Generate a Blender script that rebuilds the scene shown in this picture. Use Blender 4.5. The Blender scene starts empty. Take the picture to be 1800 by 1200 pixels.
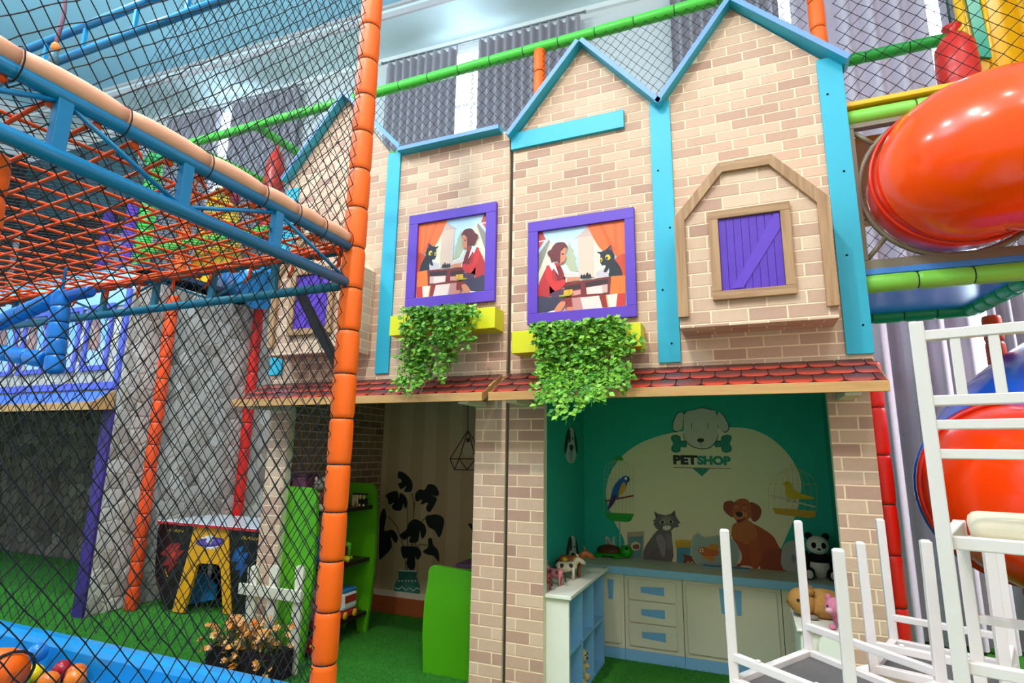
import bpy, bmesh, math, random
from mathutils import Vector, Matrix
random.seed(7)
S = bpy.context.scene
COL = S.collection
PI = math.pi
# ------------------------------------------------------------------ camera
F, PITCH, YAW, ROLL, EYE = 983.7, 0.19583, 0.3933, 0.01451, 1.5
fw = Vector((-math.sin(YAW)*math.cos(PITCH), math.cos(YAW)*math.cos(PITCH), math.sin(PITCH)))
rt = Vector((math.cos(YAW), math.sin(YAW), 0)); up0 = rt.cross(fw)
RT = rt*math.cos(ROLL)+up0*math.sin(ROLL); UP = -rt*math.sin(ROLL)+up0*math.cos(ROLL)
CAM = Vector((0, 0, EYE))
cd = bpy.data.cameras.new('camera'); cam = bpy.data.objects.new('camera', cd); COL.objects.link(cam)
cd.sensor_width = 36; cd.lens = F/1800*36; cd.clip_start = .02
cam.matrix_world = Matrix((RT, UP, -fw)).transposed().to_4x4(); cam.location = CAM
S.camera = cam
# ------------------------------------------------------------------ world, lamps, exposure
def lin(c):
    return tuple((v/12.92 if v <= .04045 else ((v+.055)/1.055)**2.4) for v in c)
def hx(h):
    return lin(tuple(int(h[i:i+2], 16)/255 for i in (0, 2, 4)))
W = bpy.data.worlds.new('hall_light'); S.world = W; W.use_nodes = True
W.node_tree.nodes['Background'].inputs[0].default_value = (1.0, .94, .87, 1)
W.node_tree.nodes['Background'].inputs[1].default_value = .95
S.view_settings.view_transform = 'Standard'; S.view_settings.look = 'None'
S.view_settings.exposure = -0.08; S.view_settings.gamma = 1; S.view_settings.use_curve_mapping = False
LAMPS = [  # ceiling lamps of the hall and one added curtain fill: place, power, size, colour
    ((-1.5, -.5, 6.8), 215, .22, (1, .92, .82)),
    ((1.0, .2, 6.7), 30, .30, (1, .93, .84)),
    ((2.6, 1.6, 6.7), 55, .30, (1, .93, .86)),
    ((3.6, 4.9, 3.5), 210, .30, (1, .94, .95)),  # added low fill for the right curtain, not hung from the ceiling
    ((-3.2, .8, 6.7), 110, .35, (.95, .97, 1)),
    ((-5.6, 1.6, 6.7), 190, .35, (.95, .97, 1)),
    ((-1.6, -2.2, 6.7), 130, .45, (1, .93, .86)),
    ((1.8, -2.2, 6.7), 110, .45, (1, .93, .86)),
]
# ------------------------------------------------------------------ materials
MATS = {}
def mat(hexc, rough=.55, var=.06, scale=9, bump=0, metal=0, spec=.4, emit=0, coat=0, rnd=None, trans=0, bscale=60):
    key = (hexc, rough, var, scale, bump, metal, spec, emit, coat, rnd, trans, bscale)
    if key in MATS: return MATS[key]
    m = bpy.data.materials.new('paint_'+hexc); m.use_nodes = True; MATS[key] = m
    nt = m.node_tree; N = nt.nodes; L = nt.links; b = N['Principled BSDF']
    c = hx(hexc)
    b.inputs['Roughness'].default_value = rough; b.inputs['Metallic'].default_value = metal
    b.inputs['Specular IOR Level'].default_value = spec
    if coat: b.inputs['Coat Weight'].default_value = coat; b.inputs['Coat Roughness'].default_value = .05
    if trans: b.inputs['Transmission Weight'].default_value = trans
    tc = N.new('ShaderNodeTexCoord')
    no = N.new('ShaderNodeTexNoise'); no.inputs['Scale'].default_value = scale; no.inputs['Detail'].default_value = 3
    L.new(tc.outputs['Object'], no.inputs['Vector'])
    mx = N.new('ShaderNodeMix'); mx.data_type = 'RGBA'
    mx.inputs['A'].default_value = (*[v*(1-var) for v in c], 1)
    mx.inputs['B'].default_value = (*[min(1, v*(1+var)) for v in c], 1)
    L.new(no.outputs['Fac'], mx.inputs['Factor'])
    col = mx.outputs['Result']
    if rnd:
        oi = N.new('ShaderNodeObjectInfo'); cr = N.new('ShaderNodeValToRGB')
        cr.color_ramp.interpolation = 'LINEAR'
        e = cr.color_ramp.elements
        e[0].color = (*hx(rnd[0]), 1); e[1].color = (*hx(rnd[-1]), 1)
        for i, h in enumerate(rnd[1:-1]):
            q = e.new((i+1)/(len(rnd)-1)); q.color = (*hx(h), 1)
        L.new(oi.outputs['Random'], cr.inputs['Fac'])
        m2 = N.new('ShaderNodeMix'); m2.data_type = 'RGBA'; m2.blend_type = 'MULTIPLY'; m2.inputs['Factor'].default_value = 1
        gm = N.new('ShaderNodeMapRange'); gm.inputs['To Min'].default_value = 1-var; gm.inputs['To Max'].default_value = 1
        L.new(no.outputs['Fac'], gm.inputs['Value'])
        L.new(cr.outputs['Color'], m2.inputs['A']); L.new(gm.outputs['Result'], m2.inputs['B']); col = m2.outputs['Result']
    L.new(col, b.inputs['Base Color'])
    if emit:
        L.new(col, b.inputs['Emission Color']); b.inputs['Emission Strength'].default_value = emit
    if bump:
        n2 = N.new('ShaderNodeTexNoise'); n2.inputs['Scale'].default_value = bscale; n2.inputs['Detail'].default_value = 4
        L.new(tc.outputs['Object'], n2.inputs['Vector'])
        bp = N.new('ShaderNodeBump'); bp.inputs['Strength'].default_value = bump; bp.inputs['Distance'].default_value = .01
        L.new(n2.outputs['Fac'], bp.inputs['Height']); L.new(bp.outputs['Normal'], b.inputs['Normal'])
    return m
def wood(h1, h2, axis='X', scale=6):
    key = ('wood', h1, h2, axis, scale)
    if key in MATS: return MATS[key]
    m = mat(h1, .5, .05).copy(); m.name = 'wood_'+h1; MATS[key] = m
    nt = m.node_tree; N = nt.nodes; L = nt.links; b = N['Principled BSDF']
    tc = N.new('ShaderNodeTexCoord'); mp = N.new('ShaderNodeMapping')
    st = {'X': (.6, 9, 9), 'Z': (9, 9, .6), 'Y': (9, .6, 9)}[axis]
    mp.inputs['Scale'].default_value = st
    no = N.new('ShaderNodeTexNoise'); no.inputs['Scale'].default_value = scale; no.inputs['Detail'].default_value = 6; no.inputs['Distortion'].default_value = .6
    cr = N.new('ShaderNodeValToRGB'); cr.color_ramp.elements[0].position = .35; cr.color_ramp.elements[1].position = .65
    cr.color_ramp.elements[0].color = (*hx(h1), 1); cr.color_ramp.elements[1].color = (*hx(h2), 1)
    L.new(tc.outputs['Object'], mp.inputs['Vector']); L.new(mp.outputs['Vector'], no.inputs['Vector'])
    L.new(no.outputs['Fac'], cr.inputs['Fac']); L.new(cr.outputs['Color'], b.inputs['Base Color'])
    return m
# ------------------------------------------------------------------ mesh builder
class MB:
    def __init__(s): s.v = []; s.f = []; s.m = []; s.sm = []
    def add(s, vs, fs, mi=0, smooth=False):
        o = len(s.v); s.v += [tuple(p) for p in vs]
        for f in fs: s.f.append([i+o for i in f]); s.m.append(mi); s.sm.append(smooth)
        return s
    def box(s, x0, x1, y0, y1, z0, z1, mi=0):
        v = [(x, y, z) for z in (z0, z1) for y in (y0, y1) for x in (x0, x1)]
        return s.add(v, [(0, 2, 3, 1), (4, 5, 7, 6), (0, 1, 5, 4), (2, 6, 7, 3), (0, 4, 6, 2), (1, 3, 7, 5)], mi)
    def cbox(s, x0, x1, y0, y1, z0, z1, c=.004, mi=0):      # box with chamfered edges
        bm = bmesh.new(); bmesh.ops.create_cube(bm, size=1)
        for v in bm.verts: v.co = ((x0+x1)/2+v.co.x*(x1-x0), (y0+y1)/2+v.co.y*(y1-y0), (z0+z1)/2+v.co.z*(z1-z0))
        c = min(c, (x1-x0)*.45, (y1-y0)*.45, (z1-z0)*.45)
        bmesh.ops.bevel(bm, geom=bm.edges[:], offset=c, segments=2, affect='EDGES', profile=.5)
        return s.bm(bm, mi)
    def bm(s, bm, mi=0, smooth=False):
        bm.verts.index_update()
        s.add([v.co.copy() for v in bm.verts], [[v.index for v in f.verts] for f in bm.faces], mi, smooth); bm.free(); return s
    def slab(s, poly, a, b, axis='Y', mi=0, mif=None):       # polygon (other two axes) extruded along axis from a (front) to b
        def P(p, t): return {'Y': (p[0], t, p[1]), 'X': (t, p[0], p[1]), 'Z': (p[0], p[1], t)}[axis]
        n = len(poly); v = [P(p, a) for p in poly]+[P(p, b) for p in poly]
        s.add(v, [list(range(n)), list(range(2*n-1, n-1, -1))], mi if mif is None else mif)
        return s.add(v, [(i, i+n, (i+1) % n+n, (i+1) % n) for i in range(n)], mi)
    def tube(s, pts, r, n=8, mi=0, cap=True, smooth=True, closed=False):
        pts = [Vector(p) for p in pts]; k = len(pts); rs = r if isinstance(r, (list, tuple)) else [r]*k
        v = []; nrm = None
        for i, p in enumerate(pts):
            a = pts[i-1] if (i or closed) else p; c = pts[(i+1) % k] if (i < k-1 or closed) else p
            t = (c-a).normalized()
            if nrm is None:
                nrm = t.cross(Vector((0, 0, 1)) if abs(t.z) < .9 else Vector((1, 0, 0))).normalized()
            nrm = (nrm-t*nrm.dot(t)).normalized(); bn = t.cross(nrm)
            for j in range(n):
                q = 2*PI*(j+.5)/n; v.append(p+(nrm*math.cos(q)+bn*math.sin(q))*rs[i])
        fs = [(i*n+j, i*n+(j+1) % n, ((i+1) % k)*n+(j+1) % n, ((i+1) % k)*n+j) for i in range(k if closed else k-1) for j in range(n)]
        s.add(v, fs, mi, smooth)
        if cap and not closed:
            o = len(s.v)-n*k
            s.f.append(list(range(o, o+n))[::-1]); s.m.append(mi); s.sm.append(False)
            s.f.append(list(range(o+n*(k-1), o+n*k))); s.m.append(mi); s.sm.append(False)
        return s
    def lathe(s, prof, n=16, c=(0, 0, 0), mi=0, smooth=True, sx=1, sy=1):   # profile (r,z) about z
        v = [(c[0]+r*math.cos(2*PI*j/n)*sx, c[1]+r*math.sin(2*PI*j/n)*sy, c[2]+z) for r, z in prof for j in range(n)]
        fs = [(i*n+j, i*n+(j+1) % n, (i+1)*n+(j+1) % n, (i+1)*n+j) for i in range(len(prof)-1) for j in range(n)]
        return s.add(v, fs, mi, smooth)
    def ball(s, c, r, n=14, mi=0, q=None):
        if not isinstance(r, (tuple, list)): r = (r, r, r)
        k = n//2+1; pr = [(max(1e-4, math.sin(PI*i/(k-1))), -math.cos(PI*i/(k-1))) for i in range(k)]
        o = len(s.v); s.lathe(pr, n, mi=mi)
        for i in range(o, len(s.v)):
            p = Vector((s.v[i][0]*r[0], s.v[i][1]*r[1], s.v[i][2]*r[2]))
            if q: p = q @ p
            s.v[i] = tuple(p+Vector(c))
        return s
def P0(o):
    p = Vector((0, 0, 0))
    while o: p = p+o.location; o = o.parent
    return p
def tagit(o, label=None, cat=None, group=None, kind=None):
    if label: o['label'] = label
    if cat: o['category'] = cat
    if group: o['group'] = group
    if kind: o['kind'] = kind
    return o
def thing(name, label, cat, loc=(0, 0, 0), group=None, kind=None):
    o = bpy.data.objects.new(name, None); o.empty_display_size = .05; COL.objects.link(o); o.location = loc
    return tagit(o, label, cat, group, kind)
def build(name, mb, mats, parent=None, local=False, label=None, cat=None, group=None, kind=None, org=None):
    if not isinstance(mats, (list, tuple)): mats = [mats]
    off = Vector((0, 0, 0)) if local else (P0(parent) if parent else (Vector(org) if org else Vector((0, 0, 0))))
    me = bpy.data.meshes.new(name)
    me.from_pydata([(p[0]-off.x, p[1]-off.y, p[2]-off.z) for p in mb.v], [], mb.f)
    for m in mats: me.materials.append(m)
    me.polygons.foreach_set('material_index', mb.m); me.polygons.foreach_set('use_smooth', mb.sm)
    me.update()
    o = bpy.data.objects.new(name, me); COL.objects.link(o)
    if parent: o.parent = parent
    elif org: o.location = org
    return tagit(o, label, cat, group, kind)
def put(name, me, parent, M):            # one more object on shared mesh data, M in world axes
    o = bpy.data.objects.new(name, me); COL.objects.link(o); o.parent = parent
    o.matrix_local = Matrix.Translation(-P0(parent)) @ M
    return o
def mesh_of(mb, mats, name):
    if not isinstance(mats, (list, tuple)): mats = [mats]
    me = bpy.data.meshes.new(name); me.from_pydata(mb.v, [], mb.f)
    for m in mats: me.materials.append(m)
    me.polygons.foreach_set('material_index', mb.m); me.polygons.foreach_set('use_smooth', mb.sm); me.update()
    return me
def at(x, y, ax, c):                     # where the sight line of a point of the photograph meets a real plane of the place
    d = fw*F+RT*(x-900)+UP*(600-y); i = 'XYZ'.index(ax); return CAM+d*((c-CAM[i])/d[i])
def zoomed(reg, wpx, pts):
    k = (reg[2]-reg[0])/wpx; return [(reg[0]+x*k, reg[1]+y*k) for x, y in pts]
def smooth(pts, n=4):                    # closed Catmull-Rom
    out = []; k = len(pts)
    for i in range(k):
        p0, p1, p2, p3 = [Vector(pts[(i+j) % k]) for j in (-1, 0, 1, 2)]
        for t in range(n):
            u = t/n; out.append(tuple(.5*((2*p1)+(p2-p0)*u+(2*p0-5*p1+4*p2-p3)*u*u+(3*p1-p0-3*p2+p3)*u**3)))
    return out
def circ(cx, cy, rx, ry=None, n=20, a0=0, a1=2*PI):
    ry = rx if ry is None else ry
    full = abs(a1-a0-2*PI) < 1e-6
    return [(cx+rx*math.cos(a0+(a1-a0)*i/(n if full else n-1)), cy+ry*math.sin(a0+(a1-a0)*i/(n if full else n-1))) for i in range(n)]
def stroke(pts, w):                      # open line to thin polygon
    pts = [Vector(p) for p in pts]; l = []; r = []
    for i, p in enumerate(pts):
        t = (pts[min(i+1, len(pts)-1)]-pts[max(i-1, 0)]).normalized(); n = Vector((-t.y, t.x))*w/2
        l.append(tuple(p+n)); r.append(tuple(p-n))
    return l+r[::-1]
def clip(poly, conv):                    # Sutherland-Hodgman, conv counter-clockwise
    out = list(poly)
    for i in range(len(conv)):
        a = conv[i]; b = conv[(i+1) % len(conv)]; inp = out; out = []
        def side(p): return (b[0]-a[0])*(p[1]-a[1])-(b[1]-a[1])*(p[0]-a[0])
        for j in range(len(inp)):
            p = inp[j]; q = inp[(j+1) % len(inp)]; sp, sq = side(p), side(q)
            if sp >= 0: out.append(p)
            if (sp >= 0) != (sq >= 0):
                t = sp/(sp-sq); out.append((p[0]+(q[0]-p[0])*t, p[1]+(q[1]-p[1])*t))
        if not out: return []
    return out
def area(p): return .5*sum(p[i][0]*p[(i+1) % len(p)][1]-p[(i+1) % len(p)][0]*p[i][1] for i in range(len(p)))
def inset_piece(poly, d, ch):            # a thin proud piece with a chamfered rim, front at local y=-d
    cx = sum(p[0] for p in poly)/len(poly); cz = sum(p[1] for p in poly)/len(poly)
    sz = max(max(abs(p[0]-cx), abs(p[1]-cz)) for p in poly)
    def sh(p, k): 
        v = Vector((p[0]-cx, p[1]-cz)); l = max(v.length, 1e-5); v = v*(max(0, l-k)/l); return (cx+v.x, cz+v.y)
    n = len(poly); v = [(p[0], 0, p[1]) for p in poly]+[(p[0], -d*.7, p[1]) for p in poly]+[(sh(p, ch)[0], -d, sh(p, ch)[1]) for p in poly]
    mb = MB(); fs = [list(range(2*n, 3*n))]
    for i in range(n):
        j = (i+1) % n; fs += [(i, j, j+n, i+n), (i+n, j+n, j+2*n, i+2*n)]
    return mb.add(v, fs)
def frame_matrix(O, u, v):               # local x->u, local z->v, local -y->outward normal
    u = Vector(u); v = Vector(v); w = v.cross(u)
    return Matrix((u, w, v)).transposed().to_4x4() if False else (Matrix.Translation(Vector(O)) @ Matrix(((u.x, w.x, v.x), (u.y, w.y, v.y), (u.z, w.z, v.z))).to_4x4())
BRICK_CACHE = {}
BL, BH, MO = .183, .066, .0085
def bricks(parent, O, u, v, convs, skips, m, u0=0, d=.002, name='brick', least=.0006, L=BL, H=BH):
    FM = frame_matrix(O, u, v); cnt = 0
    for conv in convs:
        us = [p[0] for p in conv]; vs = [p[1] for p in conv]
        for r in range(int(math.floor(min(vs)/H))-1, int(max(vs)/H)+2):
            off = u0+(r % 2)*L*.5
            for k in range(int(math.floor((min(us)-off)/L))-1, int((max(us)-off)/L)+2):
                x0 = off+k*L+MO/2; x1 = off+(k+1)*L-MO/2; z0 = r*H+MO/2; z1 = (r+1)*H-MO/2
                if any(a <= x0 and x1 <= b and c <= z0 and z1 <= e for a, b, c, e in skips): continue
                q = clip([(x0, z0), (x1, z0), (x1, z1), (x0, z1)], conv)
                if len(q) < 3 or abs(area(q)) < least: continue
                cx = (x0+x1)/2; cz = (z0+z1)/2
                if abs(abs(area(q))-(x1-x0)*(z1-z0)) < 1e-6:
                    key = (L, H, d, m.name)
                    if key not in BRICK_CACHE:
                        BRICK_CACHE[key] = mesh_of(inset_piece([(-(L-MO)/2, -(H-MO)/2), ((L-MO)/2, -(H-MO)/2), ((L-MO)/2, (H-MO)/2), (-(L-MO)/2, (H-MO)/2)], d, .0015), m, name)
                    me = BRICK_CACHE[key]
                else:
                    me = mesh_of(inset_piece([(p[0]-cx, p[1]-cz) for p in q], d, .0015), m, name)
                put(name, me, parent, FM @ Matrix.Translation((cx, 0, cz))); cnt += 1
    return cnt
def shapes(name, parent, layers, plane, lift=.0006, base=.0012, rough=.6, label=None):
    """a flat print: (colour, outline) layers on a wall; plane(pt, height) gives the point in the world"""
    mb = MB(); ms = []; idx = {}
    for i, (c, pts) in enumerate(layers):
        if c not in idx: idx[c] = len(ms); ms.append(mat(c, rough, .03, 14))
        vs = [plane(p, base+lift*i) for p in pts]
        mb.add(vs, [list(range(len(vs)))], idx[c])
    return build(name, mb, ms, parent, label=label)
def on_wall(y, reg=None, wpx=None):
    def f(p, h):
        if reg: p = zoomed(reg, wpx, [p])[0]
        q = at(p[0], p[1], 'Y', y); return (q.x, y-h, q.z)
    return f
# ---- foam covered tubes
SLEEVE = {}
def foam(name, label, cat, p0, p1, r, seg, m, group=None, parent=None, tie=True, rc=None):
    p0 = Vector(p0); p1 = Vector(p1); d = p1-p0; n = max(1, round(d.length/seg)); l = d.length/n
    if parent is None:
        parent = thing(name, label, cat, p0 if p0.z <= p1.z else p1, group)
    z = d.normalized(); x = z.cross(Vector((0, 0, 1)) if abs(z.z) < .95 else Vector((1, 0, 0))).normalized(); y = z.cross(x)
    Rm = Matrix(((x.x, y.x, z.x), (x.y, y.y, z.y), (x.z, y.z, z.z))).to_4x4()
    key = (round(l, 3), r, m.name)
    if key not in SLEEVE:
        e = min(.012, l*.1)
        SLEEVE[key] = (mesh_of(MB().lathe([(.0005, .0004), (r*.6, 0), (r*.87, .0012), (r*.955, e*.7), (r, e*2), (r*1.01, l/2), (r, l-e*2), (r*.955, l-e*.7), (r*.87, l-.0012), (r*.6, l), (.0005, l-.0004)], 18), m, 'foam_sleeve'),
                       mesh_of(MB().lathe([(r*.6, -.003), (r*.90, -.003), (r*.90, .003), (r*.6, .003)], 14), mat('1c1c20', .7), 'tie'))
    a, b = SLEEVE[key]
    for i in range(n):
        M = Matrix.Translation(p0+z*l*i) @ Rm @ Matrix.Rotation(random.random()*6, 4, 'Z')
        put('foam_sleeve', a, parent, M)
        if tie and i: put('tie', b, parent, M)
    return parent
# ---- knotted nets
def net(name, label, O, u, v, u0, u1, v0, v1, hu, hv, r, m, sag=.012, seed=1, inside=None, cat='net', nrm=None, amp=None, parent=None):
    rnd = random.Random(seed); O = Vector(O); u = Vector(u); v = Vector(v); w = Vector(nrm) if nrm else u.cross(v)
    nu = int((u1-u0)/hu); nv = int((v1-v0)/hv); pts = {}
    a1, a2, a3 = [rnd.uniform(0, 6) for _ in range(3)]
    mb = MB()
    def node(i, j):
        if (i, j) not in pts:
            x = u0+i*hu; y = v0+j*hv; q = amp if amp is not None else hu*.45
            dx = q*math.sin(y*2.3+a1+x*.7)+rnd.uniform(-.09, .09)*hu; dy = q*math.sin(x*2.9+a2+y*.6)+rnd.uniform(-.09, .09)*hv
            if i <= 1 or i >= nu-1: dx *= .2
            pts[(i, j)] = O+u*(x+dx)+v*(y+dy)+w*(sag*math.sin(x*1.7+y*1.3+a3))
        return pts[(i, j)]
    for i in range(nu+1):
        for j in range(nv):
            if (i+j) % 2: continue
            for s in (-1, 1):
                if 0 <= i+s <= nu:
                    if inside and not (inside(u0+i*hu, v0+j*hv) and inside(u0+(i+s)*hu, v0+(j+1)*hv)): continue
                    mb.tube([node(i, j), node(i+s, j+1)], r, 3, cap=False)
    for (i, j), p in list(pts.items()):
        mb.ball(p, r*2.0, 4)
    if parent: return build(name, mb, m, parent)
    return build(name, mb, m, None, label=label, cat=cat, org=O)
for i, (p, e, sz, c) in enumerate(LAMPS):
    ld = bpy.data.lights.new('lamp_or_fill', 'AREA'); ld.shape = 'DISK'; ld.size = sz; ld.energy = e; ld.color = c
    lo = bpy.data.objects.new('lamp_or_fill_light', ld); COL.objects.link(lo); lo.location = p
# ------------------------------------------------------------------ shell of the hall
def yw(x): return 5.97+.043*x           # the window wall stands a little out of square
ZS, ZC = 6.93, 7.12
WHITE = mat('dfe3e6', .7, .03); CEIL = mat('a6ddf6', .75, .05, 2); SOFF = mat('def3f9', .6, .03, 2)
GRASS = mat('2f7d14', .9, .45, 26, bump=.9, bscale=220)
build('floor', MB().box(-11, 5, -3.5, 6.5, -.1, 0), GRASS, kind='structure')
w = MB(); w.slab([(-11, yw(-11)), (5, yw(5)), (5, yw(5)+.2), (-11, yw(-11)+.2)], 0, 7.3, 'Z')
build('wall_back', w, WHITE, kind='structure')
build('wall_left', MB().box(-11.2, -11, -3.5, 6, 0, 7.3), WHITE, kind='structure')
build('wall_right', MB().box(5, 5.2, -3.5, 6.4, 0, 7.3), WHITE, kind='structure')
build('ceiling', MB().slab([(-11, -3.5), (5, -3.5), (5, 6.3), (-11, 6.3)], ZC, ZC+.1, 'Z'), CEIL, kind='structure')
rg = random.Random(21); gb = MB()
for k in range(52000):
    x = rg.uniform(-7.2, .2); y = rg.uniform(2.2, 5.0)
    if y < 3.0 and x > -1.6 or (x < -5.5 and y > 4.4): continue
    a = rg.uniform(0, 6.283); h_ = rg.uniform(.010, .022); w_ = .0022; l_ = rg.uniform(-.010, .010); m_ = rg.uniform(-.010, .010)
    gb.add([(x-w_*math.cos(a), y-w_*math.sin(a), 0), (x+w_*math.cos(a), y+w_*math.sin(a), 0), (x+l_, y+m_, h_)], [(0, 1, 2)], rg.choice((0, 0, 1, 2)))
build('artificial_grass', gb, [mat('2f8012', .8, .1), mat('46961e', .8, .1), mat('1f5f0c', .8, .1)], None, kind='stuff', label='short artificial green grass covering the floor', cat='grass')
def ye(x): return yw(x)-.66
c = MB(); c.slab([(-11, ye(-11)), (5, ye(5)), (5, yw(5)), (-11, yw(-11))], ZS, ZC, 'Z')
build('ceiling_soffit', c, SOFF, kind='structure')
c = MB()
for k, (a, b, d) in enumerate([(0, .05, .03), (.05, .09, .02), (.15, .19, .035)]):
    c.slab([(-11, ye(-11)-d), (5, ye(5)-d), (5, ye(5)), (-11, ye(-11))], ZS+a, ZS+b, 'Z')
build('trim_1', c, mat('c9c4c8', .6, .03), kind='structure')
c = MB(); c.slab([(-11, yw(-11)-.05), (5, yw(5)-.05), (5, yw(5)), (-11, yw(-11))], ZS-.07, ZS, 'Z')
build('trim_2', c, mat('eef4f6', .6, .03), kind='structure')
# unseen uplighters added on the open side to brighten the ceiling
UPL = [((-6.0, -1.2, 5.3), 640, (.80, .94, 1)), ((-2.2, -1.6, 5.3), 400, (.9, .97, 1)), ((2.2, -1.2, 5.3), 150, (1, .97, .93))]
for i, (p, e, c) in enumerate(UPL):
    ld = bpy.data.lights.new('added_uplighter', 'AREA'); ld.shape = 'DISK'; ld.size = .5; ld.energy = e; ld.color = c
    lo = bpy.data.objects.new('added_uplighter_light', ld); COL.objects.link(lo); lo.location = p; lo.rotation_euler = (PI, 0, 0)
    t = thing('added_uplighter', 'added fill lamp on a tall white stand, out of the picture, %s' % ['over the ball pit', 'left of the camera', 'right of the camera'][i], 'lamp', (p[0], p[1], 0), 'added ceiling fill lamps')
    build('bowl', MB().lathe([(.02, -.12), (.2, -.09), (.29, -.01), (.27, -.01), (.18, -.07), (.02, -.09)], 20, p), WHITE, t); build('stand', MB().tube([(p[0], p[1], 0), (p[0], p[1], p[2]-.10)], .02, 8), WHITE, t); build('foot', MB().lathe([(.001, 0), (.2, 0), (.18, .03), (.001, .04)], 16, (p[0], p[1], 0)), WHITE, t)
# round fittings for the ceiling lamps and the added curtain fill
for i, (p, e, sz, cc) in enumerate(LAMPS):
    mb = MB().lathe([(sz*.5+.02, -.01), (sz*.5+.06, -.01), (sz*.5+.06, .06), (.02, .42), (.02, .03), (sz*.5+.02, .03), (sz*.5+.02, -.01)], 20)
    build('lamp_or_fill', mb, WHITE, None, label='round white lamp, out of the picture, %s' % ['above the middle pier', 'above the right gable', 'over the white stools', 'added low beside the right window to light the curtain', 'above the orange corner post', 'above the rope floor', 'behind the camera on the left', 'behind the camera on the right'][i], cat='lamp', group='hall ceiling lamps', org=(p[0], p[1], p[2]+.01))
    # the light sits in the mouth of the fitting
# windows with curtains in pairs
CURT = mat('a8a2ac', .85, .10, 30, bump=.25, bscale=300)
def curtain(x0, x1, zt, zb, label, amp=.045, per=.115, seed=0, cm=None):
    rnd = random.Random(seed); n = int((x1-x0)/per*10); rows = [zt+.045, zt, zt-.35, (zt+zb)/2, zb+.4, zb]
    mb = MB(); ph = rnd.uniform(0, 6); vs = []
    for k, z in enumerate(rows):
        for i in range(n+1):
            x = x0+(x1-x0)*i/n
            a = 2*PI*(x-x0)/per+ph+.35*math.sin(x*5.1+ph)*(k/3)
            s = math.sin(a); s = math.copysign(abs(s)**.7, s)
            vs.append((x, yw(x)-.17+amp*s*(1 if k < 5 else 1.15), z))
    o = len(mb.v); fs = [(k*(n+1)+i, k*(n+1)+i+1, (k+1)*(n+1)+i+1, (k+1)*(n+1)+i) for k in range(len(rows)-1) for i in range(n)]
    mb.add(vs, fs, 0, True)
    # the cloth has thickness
    mb.add([(x, y+.006, z) for x, y, z in vs], [f[::-1] for f in fs], 0, True)
    t = thing('curtain', label, 'curtain', (x0, yw(x0)-.17, zb), 'grey curtains on the window wall')
    build('cloth', mb, cm or CURT, t)
    hd = MB()
    for i in range(int((x1-x0)/per)):
        hx_ = x0+per*(i+.5); hd.tube([(hx_, yw(hx_)-.17, zt+.04), (hx_, yw(hx_)-.17, zt+.075)], .006, 5)
    build('hook', hd, mat('b8b8bc', .4), t, kind='stuff')
GLOW = mat('dff4ff', .5, 0, emit=7.0)
WIN = [(-9.6, -8.3, -7.23, -6.98, -5.75, 'far left window behind the rope floor'), (-4.27, -4.27, -3.16, -2.87, -1.55, 'window above the left playhouse gable'),
       (-.5, -.5, .60, .70, 1.86, 'window behind the right playhouse gables'), (1.9, 1.9, 1.9, 1.99, 3.1, 'window at the right behind the red tube slide')]
for i, (_, a, g0, g1, b, where) in enumerate(WIN):
    zb = .03 if i >= 2 else .3
    xm = (g0+g1)/2; x0 = max(a+.12, xm-.5); x1 = min(b-.12, xm+.5)
    if i == 3: x0, x1 = 1.905, 2.5
    fr = MB()
    for (p, q, z0, z1) in ((x0-.06, x0, .9, 6.75), (x1, x1+.06, .9, 6.75), (x0, x1, .9, .96), (x0, x1, 6.69, 6.75), (xm-.02 if i < 3 else x1-.2, xm+.02 if i < 3 else x1-.16, .96, 6.69), (x0, x1, 5.9, 5.94)):
        fr.slab([(p, yw(p)-.05), (q, yw(q)-.05), (q, yw(q)), (p, yw(p))], z0, z1, 'Z')
    wf = build('window_%d' % (i+1), fr, mat('f2f2f2', .5), kind='structure')
    gl = MB(); gl.slab([(x0, yw(x0)-.03), (x1, yw(x1)-.03), (x1, yw(x1)-.002), (x0, yw(x0)-.002)], .96, 6.69, 'Z')
    build('pane', gl, GLOW, wf)
    if i < 3: curtain(a, g0, 6.66, zb, 'pleated grey curtain, left half at the '+where, seed=i)
    if i != 2: curtain(g1, b, 6.66, zb, 'pleated grey curtain, right half at the '+where, seed=i+9)
    else: curtain(g1, b, 6.66, zb, 'wide-folded mauve grey curtain from the ceiling to the floor, right of the brick front', amp=.075, per=.22, seed=5, cm=mat('d6c9d8', .85, .08, 30, bump=.3, bscale=300))  # lighter copy of the curtain cloth, missing light put into its colour
    if i < 3:
        r = thing('curtain_rod', 'thin grey rod carrying the curtains of the '+where, 'curtain rod', (a, yw(a)-.17, 6.73), 'curtain rods')
        build('rail', MB().tube([(a-.06, yw(a)-.17, 6.745), (b+.06, yw(b)-.17, 6.745)], .014, 8), mat('8c9298', .4, metal=.6), r)
        for x in (a-.06, b+.06): build('finial', MB().ball((x, yw(x)-.17, 6.745), .022, 8), mat('8c9298', .4, metal=.6), r)
        for x in (a+.05, b-.05): build('bracket', MB().tube([(x, yw(x)-.17, 6.745), (x, yw(x)+.02, 6.745)], .009, 6), mat('8c9298', .4, metal=.6), r)
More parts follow.
